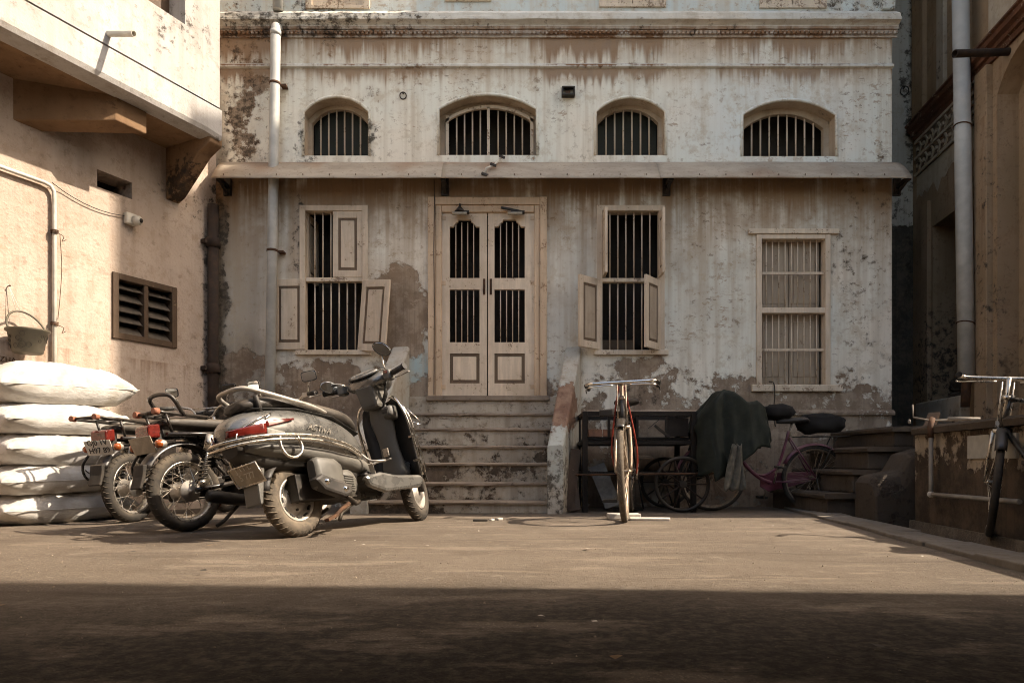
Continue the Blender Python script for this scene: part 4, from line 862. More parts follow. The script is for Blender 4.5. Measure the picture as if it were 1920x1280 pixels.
mb=MB(); mb.tube([q0,q1,q2],.008,8); wb(mb,'thin_pipe',M['pvcdull'],hp); mb=MB(); mb.tube([q2+Vector((-.10,0,.012)),q3],.013,10); wb(mb,'thick_pipe',M['pvcdull'],hp)
mb=MB(); mb.cyl(at(1712,782,5.7),at(1711,758,5.7),.006,n=6); mb.ball(tuple(at(1705,790,5.7)),.012,.012,.02); wb(mb,'tap',M['pvcdull'],hp)
pa,pb_=at(1732,828,5.62),at(1752,775,5.9); mb=MB(); mb.bar(pa,pb_,.09,.03); mb.build('plank',M['darkwood'],label='dark short plank leaning on the side steps',cat='plank',bevel=.004)

# neighbouring blocks outside the frame: they close the court and throw its shade
M['neighbour']=plaster('neighbour_plaster',(.20,.165,.13),(.17,.14,.11),seed=41.0)
mb=MB(); mb.box(4.2,5.5,-9,2.12,-.15,11); mb.build('neighbour_house',M['neighbour'],label='tall plastered block across the alley on the near side',cat='house')

nb=thing('neighbour_house','block standing behind the viewer with an added slab overhead that shades the near ground','house',(-2,-4.2,0))
mb=MB(); mb.box(-9,4.15,-9,-4.2,-.15,4.5); wb(mb,'wall',M['neighbour'],nb)
mb=MB(); mb.box(-5,4.15,-4.21,2.1,1.96,2.0); wb(mb,'shade_slab',M['tin'],nb)  # unseen slab added to keep sky light off the near ground
mb=MB(); mb.box(14.5,19,-3,9,-.15,7.0); mb.build('neighbour_house',M['neighbour'],label='low plastered block added at the alley end to block the low sky',cat='house')  # unseen block added to cut off low sky light along the alley
# ------------------------------------------------------------------ vehicle materials
DUST=(.34,.265,.19)
M['rubber']=simple('dusty_rubber',(.022,.019,.016),.85,var=.3,sc=25,dust=(.22,.17,.12),dustamt=.4)
M['tyredusty']=simple('tyre_caked_with_dust',(.10,.08,.06),.92,var=.35,sc=30,dust=(.22,.17,.12),dustamt=.7)
M['tyremoto']=simple('dusty_moto_tyre',(.035,.03,.025),.9,var=.3,sc=30,dust=(.24,.185,.13),dustamt=.6)
M['chrome']=simple('dull_chrome',(.62,.57,.50),.24,1.0,var=.2,sc=40,dust=DUST,dustamt=.35,bump=.03)
M['brightchrome']=simple('bright_chrome',(.75,.71,.65),.14,1.0,var=.1,sc=40,bump=0)
M['rustchrome']=simple('pitted_chrome',(.42,.34,.26),.38,.85,var=.45,sc=60,dust=(.2,.11,.06),dustamt=.5)
M['blackpaint']=simple('black_enamel',(.014,.012,.011),.3,0,.5,var=.2,sc=14,dust=(.2,.15,.11),dustamt=.25,bump=.03)
M['blackplastic']=simple('black_plastic',(.022,.02,.018),.55,0,.4,var=.2,sc=16,dust=(.2,.15,.11),dustamt=.22)
M['vinyl']=simple('black_vinyl',(.022,.019,.017),.5,0,.45,var=.25,sc=18,dust=(.22,.17,.12),dustamt=.35)
M['silver']=simple('dusty_grey_paint',(.155,.15,.14),.2,.6,.5,var=.10,sc=9,dust=(.235,.205,.165),dustamt=.3,bump=.03,coat=.5)
M['greyplastic']=simple('grey_plastic',(.095,.09,.08),.42,0,.45,var=.12,sc=10,dust=(.2,.17,.13),dustamt=.4)
M['alloy']=simple('cast_alloy',(.46,.43,.39),.42,.8,var=.25,sc=24,dust=DUST,dustamt=.5)
M['grease']=simple('greasy_black_metal',(.022,.018,.015),.5,.3,var=.4,sc=20,dust=(.2,.15,.1),dustamt=.3)
def lens(name,col):
    t=NT(name); n_=t.noise(t.obj(),30,4,.6); m_=t.out(t.mix(t.mr(n_,.4,.7),col,tuple(x*.5 for x in col)),.16,None,0,.55); t.b.inputs['Coat Weight'].default_value=.5; t.b.inputs['Subsurface Weight'].default_value=.0; return m_
M['redlens']=lens('red_lens',(.125,.013,.009)); M['orangelens']=lens('orange_lens',(.30,.065,.013)); M['clearlens']=lens('clear_lens',(.36,.34,.30))
t=NT('mirror_glass'); M['mirror']=t.out((.82,.88,.92),.03,None,1.0,.5)
M['plate']=simple('dusty_number_plate',(.60,.56,.49),.5,var=.15,sc=20,dust=DUST,dustamt=.6)
M['plategrey']=simple('very_dusty_plate',(.36,.31,.24),.6,var=.3,sc=16,dust=DUST,dustamt=.8)
M['letters']=simple('plate_letters',(.02,.018,.015),.6,bump=0)
M['redrod']=simple('red_cable_sheath',(.33,.045,.025),.5,var=.3,sc=30)
M['pink']=simple('pink_enamel',(.15,.028,.058),.4,0,.5,var=.3,sc=18,dust=DUST,dustamt=.35)
M['tan']=simple('tan_rubber_cap',(.34,.13,.075),.7)

def wheel(parent,name,c,R,tr,spokes=32,axis=(0,1,0),rot=(0,0,0),hub_r=.03,hub_w=.09,tyre='rubber',rimm='chrome',lugs=0,lugw=.5,hubm='alloy',rimw=None):
    wn_=node(name,parent,c,rot)
    mb=MB(); mb.torus((0,0,0),axis,R-tr,tr,56,12,0,1.05)
    for k in range(lugs):
        a_=2*pi*k/lugs
        for s_ in (-1,1):
            pts=[]
            for j,(wq,hq,da) in enumerate(((.05,.985,0),(.45,.885,.035),(.85,.57,.06))):
                q_=a_+(da if s_>0 else da+pi/lugs); r_=R-tr+tr*hq; pts.append(Vector((r_*cos(q_),s_*tr*wq*1.04,r_*sin(q_))))
            mb.tube(pts,[tr*.10,tr*.10,tr*.06],4,smooth=False)
    mb.build('tyre',M[tyre],wn_)
    ri=R-2*tr*.92; rw=rimw or tr*.8
    mb=MB(); mb.lathe([(ri-.012,-rw*.7),(ri+.004,-rw),(ri+.012,-rw),(ri+.006,-rw*.6),(ri-.004,0),(ri+.006,rw*.6),(ri+.012,rw),(ri+.004,rw),(ri-.012,rw*.7),(ri-.016,0)],(0,0,0),axis,48,0,True,True); mb.build('rim',M[rimm],wn_)
    mb=MB(); mb.lathe([(0,-hub_w*.62),(.012,-hub_w*.62),(.012,-hub_w/2),(hub_r,-hub_w/2),(hub_r,-hub_w/2+.008),(hub_r*.8,-hub_w*.3),(hub_r*.8,hub_w*.3),(hub_r,hub_w/2-.008),(hub_r,hub_w/2),(.012,hub_w/2),(.012,hub_w*.62),(0,hub_w*.62)],(0,0,0),axis,20); mb.build('hub',M[hubm],wn_)
    if spokes:
        mb=MB()
        for k in range(spokes):
            a_=2*pi*k/spokes; b_=a_+(.9 if k%4<2 else -.9)*.55; s_=1 if k%2 else -1
            mb.tube([Vector((hub_r*.95*cos(b_),s_*hub_w*.42,hub_r*.95*sin(b_))),Vector(((ri-.008)*cos(a_),0,(ri-.008)*sin(a_)))],.0017 if R>.3 else .0022,4,smooth=False)
        mb.build('spokes',M[rimm],wn_,kind='stuff')
    return wn_
def band(mb,c,R,w_,a0,a1,n=16,drop=.012,t_=.003,m=0,w1=None):      # mudguard arc in the xz plane, curved across
    rows=[]
    for k in range(n+1):
        a_=a0+(a1-a0)*k/n; ww=w_+((w1 or w_)-w_)*k/n; r=[]
        for y_,dr in ((-1,-drop*1.6),(-.75,-drop*.4),(-.3,0),(.3,0),(.75,-drop*.4),(1,-drop*1.6)): r.append(Vector((c[0]+(R+dr)*cos(a_),y_*ww,c[2]+(R+dr)*sin(a_))))
        r+= [Vector((c[0]+(R+dr-t_)*cos(a_),y_*ww*.97,c[2]+(R+dr-t_)*sin(a_))) for y_,dr in ((1,-drop*1.6),(.75,-drop*.4),(.3,0),(-.3,0),(-.75,-drop*.4),(-1,-drop*1.6))]
        rows.append(r)
    mb.loft(rows,m,True,True)
def ering(x,zc,hw,hh,ex=2.4,n=26,dx=0.0,yc=0.0):
    r=[]
    for k in range(n):
        a_=2*pi*k/n; ca,sa=cos(a_),sin(a_); cy=abs(ca)**(2/ex)*(1 if ca>=0 else -1); cz=abs(sa)**(2/ex)*(1 if sa>=0 else -1)
        r.append(Vector((x+dx*cz,yc+hw*cy,zc+hh*cz)))
    return r
def mirror_sym(pts): return pts+[Vector((p_[0],-p_[1],p_[2])) for p_ in reversed([Vector(q_) for q_ in pts])]

# ------------------------------------------------------------------ scooter
def scooter():
    rc=gnd(562,1006); fc=gnd(788,976); hd=atan2(fc.y-rc.y,fc.x-rc.x); sc=(fc-rc).length/1.26
    s=thing('scooter','dusty grey motor scooter on its side stand before the steps','scooter',(rc.x,rc.y,0),(radians(-14),0,hd)); s.scale=(sc,sc,sc)
    R=.222
    # rear wheel: pressed steel disc
    wr=node('rear_wheel',s,(0,0,R))
    mb=MB(); mb.torus((0,0,0),(0,1,0),R-.05,.05,60,14,0,.95)
    for k in range(34):
        a_=2*pi*k/34
        for s_ in (-1,1):
            pts=[]
            for (wq,hq,da) in ((.02,1.0,0),(.4,.93,.03),(.8,.66,.075),(.95,.42,.10)):
                q_=a_+da+(0 if s_>0 else pi/34); r_=R-.05+.05*hq*1.0; pts.append(Vector((r_*cos(q_),s_*.0475*wq,r_*sin(q_))))
            mb.tube(pts,[.0045,.0045,.0035,.002],4,smooth=False)
    mb.build('tyre',M['tyredusty'],wr)
    mb=MB(); mb.lathe([(.0,-.030),(.035,-.032),(.045,-.026),(.075,-.022),(.085,-.006),(.10,-.004),(.112,-.026),(.128,-.036),(.134,-.036),(.138,-.03),(.138,.03),(.10,.02),(0,.02)],(0,0,0),(0,1,0),40); mb.build('rim',M['alloy'],wr)
    mb=MB()
    for k in range(12):
        a_=2*pi*k/12; mb.box(-.016,.016,-.0315,-.012,.105,.114,0,Matrix.Rotation(a_,4,'Y'))
    mb.build('slots',M['letters'],wr,kind='stuff')
    mb=MB(); mb.lathe([(0,-.055),(.012,-.055),(.016,-.048),(.016,-.034),(.026,-.034),(.028,-.030),(0,-.03)],(0,0,0),(0,1,0),12); 
    for k in range(3): a_=2*pi*k/3+.4; mb.lathe([(0,-.034),(.008,-.034),(.009,-.02)],(.062*cos(a_),0,.062*sin(a_)),(0,1,0),8)
    mb.build('axle_nut',M['grease'],wr)
    # front assembly, steered to the left
    fr=node('front_wheel',s,(1.26,0,R),(0,0,radians(16)))
    mb=MB(); mb.torus((0,0,0),(0,1,0),R-.047,.047,60,14,0,.95)
    for k in range(30):
        a_=2*pi*k/30
        for s_ in (-1,1):
            pts=[]
            for (wq,hq,da) in ((.05,1.0,0),(.5,.9,.08),(.85,.6,.15)):
                q_=a_+da+(0 if s_>0 else pi/30); r_=R-.047+.047*hq*1.0; pts.append(Vector((r_*cos(q_),s_*.045*wq,r_*sin(q_))))
            mb.tube(pts,[.0045,.0035,.002],4,smooth=False)
    mb.build('tyre',M['rubber'],fr)
    mb=MB(); mb.lathe([(0,-.04),(.07,-.04),(.08,-.02),(.11,-.018),(.128,-.034),(.134,-.034),(.134,.034),(.128,.034),(.11,.018),(.08,.02),(.07,.04),(0,.04)],(0,0,0),(0,1,0),32); mb.build('rim',M['alloy'],fr)
    mb=MB()
    for s_ in (-1,1): mb.tube([(0,s_*.062,-.01),(-.02,s_*.066,.10),(-.07,s_*.06,.30)],[.02,.018,.022],10)
    mb.build('fork',M['blackplastic'],fr)
    mb=MB(); band(mb,(0,0,0),R+.035,.062,radians(20),radians(150),16,.02); mb.build('mudguard',M['silver'],fr)
    # tail cowl
    mb=MB(); mb.loft([ering(-.445,.605,.04,.035),ering(-.425,.607,.085,.065),ering(-.375,.612,.125,.098),ering(-.28,.62,.162,.125),ering(-.15,.625,.188,.142),ering(0,.622,.202,.15),ering(.15,.607,.205,.153),ering(.30,.582,.195,.155),ering(.43,.55,.174,.15),ering(.53,.512,.15,.135),ering(.60,.475,.125,.11)],0); mb.build('body_cowl',M['silver'],s,subsurf=1)
    mb=MB(); mb.loft([ering(-.36,.52,.10,.03),ering(-.25,.505,.155,.05),ering(-.05,.49,.178,.058),ering(.2,.465,.18,.06),ering(.42,.43,.165,.065),ering(.56,.40,.15,.07),ering(.64,.37,.14,.05)],0); mb.build('lower_cowl',M['greyplastic'],s)
    mb=MB(); mb.loft([ering(-.40,.52,.06,.045),ering(-.25,.46,.10,.06),ering(0,.44,.11,.05),ering(.5,.36,.11,.08)],0); mb.build('underbody',M['blackplastic'],s)
    # seat
    mb=MB(); mb.loft([ering(-.34,0.763,.07,.02),ering(-.30,0.773,.105,.045),ering(-.18,0.786,.128,.052),ering(0,0.790,.142,.052),ering(.12,0.776,.15,.055),ering(.25,0.756,.155,.058),ering(.40,0.740,.15,.06),ering(.52,0.723,.128,.055),ering(.60,0.688,.095,.045),ering(.635,0.658,.06,.03)],0); mb.build('seat',M['vinyl'],s,subsurf=1)
    mb=MB(); mb.loft([ering(-.30,0.740,.115,.012),ering(0,0.746,.158,.012),ering(.3,0.713,.166,.012),ering(.58,0.628,.12,.012)],0); mb.build('seat_seam',M['letters'],s)
    # grab rail wrapping the seat
    half=[Vector(p_) for p_ in ((.24,-.168,.735),(.12,-.178,.760),(-.06,-.172,.792),(-.20,-.150,.824),(-.30,-.115,.852),(-.345,-.06,.860))]
    pth=smooth_path(mirror_sym(half),4); n_=len(pth)
    rr=[.009+.007*min(1,min(k,n_-1-k)/5)-.003*(1-abs(2*k/(n_-1)-1)) for k in range(n_)]
    mb=MB(); mb.tube(pth,rr,10); mb.build('grab_rail',M['alloy'],s)
    for s_ in (-1,1): mb=MB(); mb.tube([(-.27,s_*.125,.815),(-.24,s_*.11,.75),(-.22,s_*.09,.70)],.016,8); mb.build('rail_stay',M['blackplastic'],s)
    # tail lamp and indicators, wrapped round the cowl
    def wrap(name,mt,x0,x1,z0,z1,side=None,grow=1.035):
        mb=MB(); rows=[]; N=9
        xs_=[x0+(x1-x0)*k/N for k in range(N+1)]
        S_=[(-.445,.605,.04,.035),(-.425,.607,.085,.065),(-.375,.612,.125,.098),(-.28,.62,.162,.125),(-.15,.625,.188,.142),(0,.622,.202,.15)]
        def sec(x):
            for i in range(len(S_)-1):
                if S_[i][0]<=x<=S_[i+1][0]:
                    f_=(x-S_[i][0])/(S_[i+1][0]-S_[i][0]); return [S_[i][j]+(S_[i+1][j]-S_[i][j])*f_ for j in range(4)]
            return S_[0]
        for sd in ((-1,1) if side is None else (side,)):
            rows=[]
            for x in xs_:
                _,zc_,hw,hh=sec(max(x,-.44)); r=[]
                f_=(x-x0)/(x1-x0)
                for j in range(7):
                    g=j/6; z=(z0(f_)+(z1(f_)-z0(f_))*g); q_=max(-.98,min(.98,(z-zc_)/max(hh,.02))); y_=hw*(1-abs(q_)**2.4)**(1/2.4); r.append(Vector((x-.006,sd*(y_*grow+.004),z)))
                rows.append(r)
            mb.loft(rows,0,False,True,closed=False)
        o=mb.build(name,M[mt],s); md=o.modifiers.new('solid','SOLIDIFY'); md.thickness=.006; md.offset=0; return o
    wrap('tail_lamp','redlens',-.452,-.27,lambda f:.572+.006*f,lambda f:.61+.03*f)
    for sd in (-1,1): wrap('lamp_streak','redlens',-.27,-.08,lambda f:.615+.045*f,lambda f:.650+.02*f,side=sd)
    for sd in (-1,1): wrap('indicator','clearlens',-.27,-.16,lambda f:.573+.01*f,lambda f:.612-.025*f,side=sd)
    # chrome crash guard round the tail
    for (zz,gx) in ((.555,0),(.528,.012)):
        half=[Vector(p_) for p_ in ((.50,-.165,zz-.075),(.30,-.220-gx*.2,zz-.03),(.05,-.232-gx*.2,zz+.005),(-.2,-.215-gx*.2,zz+.01),(-.36,-.162,zz+.004),(-.46,-.085,zz-.006),(-.492+gx,-.03,zz-.01))]
        mb=MB(); mb.tube(smooth_path(mirror_sym(half),4),.0085,8); mb.build('tail_guard',M['chrome'],s)
    for s_ in (-1,1):
        mb=MB(); mb.tube(smooth_path([(-.10,s_*.218,.56),(-.08,s_*.222,.50),(-.10,s_*.225,.455),(-.15,s_*.22,.43),(-.20,s_*.212,.445),(-.225,s_*.205,.50),(-.22,s_*.205,.56)],4),.009,8); mb.build('guard_loop',M['chrome'],s)
        mb=MB(); mb.tube(smooth_path([(-.44,s_*.11,.55),(-.41,s_*.10,.60),(-.33,s_*.155,.655),(-.22,s_*.165,.70),(-.26,s_*.16,.665)],4),.005,6); mb.build('lamp_guard',M['brightchrome'],s)
    # mudguard, flap and number plate
    mb=MB(); band(mb,(0,0,R),R+.055,.075,radians(60),radians(168),14,.02); mb.build('rear_mudguard',M['blackplastic'],s)
    mb=MB(); mb.prism([(-.275,.46),(-.215,.46),(-.255,.32),(-.285,.20),(-.305,.20),(-.30,.32)],lambda a,b,d: Vector((a,d,b)),-.062,.062); mb.build('mud_flap',M['greyplastic'],s,bevel=.012)
    pl=node('number_plate',s,(-.335,-.03,.375),(0,radians(-28),0))
    mb=MB(); mb.box(-.004,.004,-.105,.105,-.055,.055); mb.build('plate',M['plategrey'],pl,bevel=.002)
    mb=MB(); mb.tube([(-.006,-.108,-.058),(-.006,.108,-.058),(-.006,.108,.058),(-.006,-.108,.058)],.006,6,closed=True); mb.build('plate_frame',M['chrome'],pl)
    text('lettering','J 11 L\n5 777',.052,M['plate'],pl,(-.007,0,.02),(radians(90),0,radians(-90)))
    mb=MB(); mb.bar((-.27,-.03,.45),(-.325,-.03,.40),.06,.03); mb.build('plate_bracket',M['blackplastic'],s)
    # engine, silencer, fan cover, stand
    mb=MB(); mb.loft([ering(.02,.34,.03,.085,4,yc=-.165),ering(.06,.345,.045,.10,4,yc=-.165),ering(.20,.335,.045,.10,4,yc=-.165),ering(.26,.32,.03,.085,4,yc=-.165)],0); mb.build('silencer_box',M['greyplastic'],s)
    mb=MB(); mb.prism([(-.02,.305),(.05,.335),(.30,.26),(.29,.20),(.22,.185),(.05,.235)],lambda a,b,d: Vector((a,d,b)),-.222,-.15); mb.build('heat_shield',M['blackplastic'],s,bevel=.018)
    for (x,z) in ((.075,.285),(.225,.235)): mb=MB(); mb.lathe([(0,.012),(.013,.012),(.017,.004),(.02,0)],(x,-.222,z),(0,-1,0),12); mb.build('cover_bolt',M['brightchrome'],s)
    mb=MB(); mb.lathe([(0,.02),(.06,.02),(.085,.008),(.09,-.03)],(.36,-.13,.29),(0,-1,0),24)
    for k in range(7): mb.bar((.31,-.155,.245+k*.015),(.40,-.155,.235+k*.015),.006,.006)
    mb.build('fan_cover',M['greyplastic'],s)
    mb=MB(); mb.box(-.05,.50,-.10,.14,.20,.36); mb.tube([(.28,-.17,.20),(.38,-.15,.15),(.50,-.08,.17)],.016,8); mb.build('engine',M['grease'],s,bevel=.03)
    mb=MB(); mb.tube([(.30,-.16,.15),(.20,-.175,.115),(.12,-.185,.075)],.014,8); mb.bar((.14,-.19,.085),(.02,-.21,.055),.03,.018); mb.build('kick_lever',M['rust'],s)
    mb=MB(); mb.tube([(.34,.11,.17),(.28,.20,.09),(.24,.25,.045)],.013,8); mb.bar((.22,.27,.045),(.28,.25,.045),.05,.012); mb.build('side_stand',M['rust'],s)
    mb=MB(); mb.tube([(.42,-.12,.17),(.24,-.14,.10),(.20,-.15,.055)],.012,8); mb.tube([(.42,.12,.17),(.24,.14,.10)],.012,8); mb.build('centre_stand',M['grease'],s)
    # floor board, side skirts, leg shield
    mb=MB(); mb.prism([(.50,.335),(.56,.30),(1.06,.255),(1.10,.285),(1.10,.31),(1.02,.30),(.66,.315),(.54,.36)],lambda a,b,d: Vector((a,d,b)),-.165,.165); mb.build('floor_board',M['blackplastic'],s,bevel=.01)
    for s_ in (-1,1):
        mb=MB(); mb.prism([(.46,.315),(.54,.33),(.64,.345),(.80,.322),(1.10,.318),(1.12,.27),(1.06,.225),(.66,.205),(.50,.25)],lambda a,b,d: Vector((a,s_*d,b)),.150,.205); mb.build('side_skirt',M['silver'],s,bevel=.022)
    secs=[(.30,.185),(.40,.195),(.55,.200),(.70,.200),(.80,.19),(.87,.165),(.915,.12)]
    mb=MB(); rows=[]
    for (z,hw) in secs:
        x0=1.11-.13*(z-.30); r=[]
        for k in range(11): g=-1+2*k/10; r.append(Vector((x0+.075*(1-g*g),g*hw,z)))
        for k in range(11): g=1-2*k/10; r.append(Vector((x0+.022+.085*(1-g*g),g*hw*.98,z)))
        rows.append(r)
    mb.loft(rows,0); mb.build('leg_shield',M['blackplastic'],s)
    mb=MB(); rows=[]
    for (z,hw) in secs:
        x0=1.135-.13*(z-.30); rows.append([Vector((x0+.09*(1-g*g),g*hw*1.02,z)) for g in [-1+2*k/10 for k in range(11)]])
    mb.loft(rows,0,False,True,closed=False); o=mb.build('front_apron',M['silver'],s); md=o.modifiers.new('solid','SOLIDIFY'); md.thickness=.012
    mb=MB(); mb.loft([ering(1.03,.32,.085,.02,3),ering(1.045,.42,.08,.02,3),ering(1.04,.55,.085,.02,3),ering(1.02,.66,.095,.02,3),ering(1.0,.76,.09,.02,3),ering(.995,.86,.06,.02,3)],0)
    mb=MB(); rows=[]
    for (z,x,hw) in ((.30,1.03,.12),(.42,1.045,.105),(.52,1.04,.085),(.62,1.03,.08),(.72,1.015,.10),(.80,1.0,.11),(.88,.99,.075),(.93,.99,.06)): rows.append([Vector((1.12-.13*(z-.3),-hw,z)),Vector((x+.02,-hw,z)),Vector((x,-hw*.75,z)),Vector((x-.012,0,z)),Vector((x,hw*.75,z)),Vector((x+.02,hw,z)),Vector((1.12-.13*(z-.3),hw,z))])
    mb.loft(rows,0,True,True); mb.build('inner_panel',M['greyplastic'],s,subsurf=1)
    mb=MB(); mb.loft([ering(.955,.815,.03,.028,4,yc=-.10),ering(.985,.815,.045,.042,4,yc=-.10),ering(1.04,.805,.05,.055,4,yc=-.10)],0); mb.build('key_box',M['greyplastic'],s)
    mb=MB(); mb.box(.948,.956,-.125,-.075,.80,.83); mb.build('key_plate',M['letters'],s)
    mb=MB(); mb.box(.995,1.01,-.025,.02,.50,.56); mb.tube([(.985,-.05,.475),(.985,.02,.47)],.006,6); mb.build('bag_hook',M['chrome'],s)
    for s_ in (-1,1):                                             # leg guard frame
        mb=MB(); pth=[(1.10,s_*.21,.315),(1.095,s_*.22,.36),(1.05,s_*.225,.62),(1.025,s_*.22,.76),(1.015,s_*.19,.86),(1.02,s_*.15,.915),(1.05,s_*.09,.93)]
        mb.tube(smooth_path(pth,3),.0095,8); mb.build('leg_guard',M['brightchrome'],s)
        mb=MB(); mb.tube(smooth_path([(1.12,s_*.225,.33),(1.11,s_*.238,.40),(1.07,s_*.242,.60),(1.045,s_*.237,.74),(1.03,s_*.205,.84)],3),.0065,7)
        for z in (.42,.60): mb.box(1.05,1.085,min(s_*.19,s_*.248),max(s_*.19,s_*.248),z-.008,z+.008)
        mb.build('guard_rod',M['brightchrome'],s)
        mb=MB(); mb.tube([(1.045,s_*.235,.80),(1.12,s_*.27,.70),(1.13,s_*.265,.675),(1.075,s_*.242,.70)],.004,6); mb.build('guard_hoop',M['brightchrome'],s)
        mb=MB(); mb.tube(smooth_path([(.50,s_*.17,.47),(.53,s_*.205,.42),(.56,s_*.25,.405),(.62,s_*.262,.405),(.60,s_*.225,.405),(.57,s_*.19,.395)],3),.008,7); mb.bar((.55,s_*.19,.40),(.60,s_*.17,.30),.03,.012); mb.build('foot_rest',M['alloy'],s)
    # head: instrument binnacle, bars, mirrors
    hn=node('handlebar_head',s,(.985,0,.985),(radians(0),0,radians(4)))
    mb=MB(); mb.loft([ering(-.115,.045,.10,.028,2.4,dx=0),ering(-.09,.06,.15,.055,2.4),ering(-.03,.085,.18,.082,2.5),ering(.05,.09,.165,.088,2.5),ering(.11,.075,.125,.07,2.3),ering(.15,.05,.07,.04,2.2)],0); mb.build('binnacle',M['silver'],hn,subsurf=1)
    mb=MB(); mb.prism([(-.07,-.13),(-.01,-.135),(.08,-.06),(.08,.06),(-.02,.06),(-.105,.045),(-.115,.02),(-.10,-.03)],lambda a,b,d: Vector((a,d,b)),-.075,.075); mb.build('lower_shroud',M['greyplastic'],hn,bevel=.025)
    T_=Matrix.Translation((-.062,0,.128))@Matrix.Rotation(radians(-32),4,'Y'); mb=MB(); rg=[T_@Vector((.062*cos(a_),.125*sin(a_),0)) for a_ in [2*pi*k/26 for k in range(26)]]; rg2=[T_@Vector((.05*cos(a_),.11*sin(a_),.014)) for a_ in [2*pi*k/26 for k in range(26)]]; mb.loft([rg,rg2],0); mb.build('dial_glass',M['clearlens'],hn)
    mb=MB(); mb.tube([T_@Vector((.066*cos(a_),.13*sin(a_),.0)) for a_ in [2*pi*k/26 for k in range(26)]],.006,6,closed=True); mb.build('dial_rim',M['letters'],hn)
    for s_ in (-1,1):
        mb=MB(); mb.tube([(-.02,s_*.14,.06),(-.06,s_*.22,.07),(-.085,s_*.345,.085)],[.014,.014,.014],10); mb.build('bar_end',M['chrome'],hn)
        mb=MB(); mb.tube([(-.068,s_*.245,.0725),(-.085,s_*.345,.085)],.021,12); mb.tube([(-.084,s_*.345,.085),(-.0865,s_*.36,.087)],.024,12); mb.build('grip',M['blackplastic'],hn)
        mb=MB(); mb.box(-.10,-.02,min(s_*.175,s_*.235),max(s_*.175,s_*.235),.03,.105); mb.build('switch_box',M['greyplastic'],hn,bevel=.015)
        mb=MB(); mb.tube(smooth_path([(-.03,s_*.20,.055),(-.005,s_*.26,.055),(-.02,s_*.35,.06)],4),.0055,6); mb.build('brake_lever',M['alloy'],hn)
        st=[(-.03,s_*.17,.10),(-.03,s_*.16,.16),(-.05,s_*.175,.23)] if s_<0 else [(-.03,s_*.19,.10),(-.05,s_*.22,.12),(-.10,s_*.26,.13)]
        mb=MB(); mb.tube(st,.006,7); mb.build('mirror_stalk',M['chrome'],hn)
        c_=Vector((-.06,s_*.19,.27)) if s_<0 else Vector((-.12,.28,.11)); ry=radians(-12); rzz=radians(12 if s_<0 else 62)
        mn=node('mirror',hn,tuple(c_),(radians(38 if s_<0 else 10),ry,rzz))
        mb=MB(); mb.loft([[Vector((x,.075*f_*cos(a_),.045*f_*sin(a_))) for a_ in [2*pi*k/20 for k in range(20)]] for x,f_ in ((.035,.45),(.025,.85),(.0,1.0),(-.006,.97))],0); mb.build('mirror_shell',M['blackplastic'],mn)
        mb=MB(); mb.loft([[Vector((-.0065,.068*cos(a_),.039*sin(a_))) for a_ in [2*pi*k/20 for k in range(20)]],[Vector((-.0075,.066*cos(a_),.037*sin(a_))) for a_ in [2*pi*k/20 for k in range(20)]]],0); mb.build('mirror_glass',M['mirror'],mn)
    mb=MB(); mb.box(-.105,-.095,-.215,-.19,.075,.095); mb.build('red_switch',M['redlens'],hn)
    mb=MB()
    for k in range(4): mb.tube(smooth_path([(-.02,-.15+.01*k,.04),(-.03+.012*k,-.12,-.04),(0,-.06,-.10-.01*k),(.04,-.02,-.14)]),.005,5)
    mb.build('cables',M['letters'],hn,kind='stuff')
    # script on the side
    text('lettering','ACTIVA',.055,M['chrome'],s,(.105,-.2095,.612),(radians(93),radians(7),0),.002,.35)
    return s
scooter()

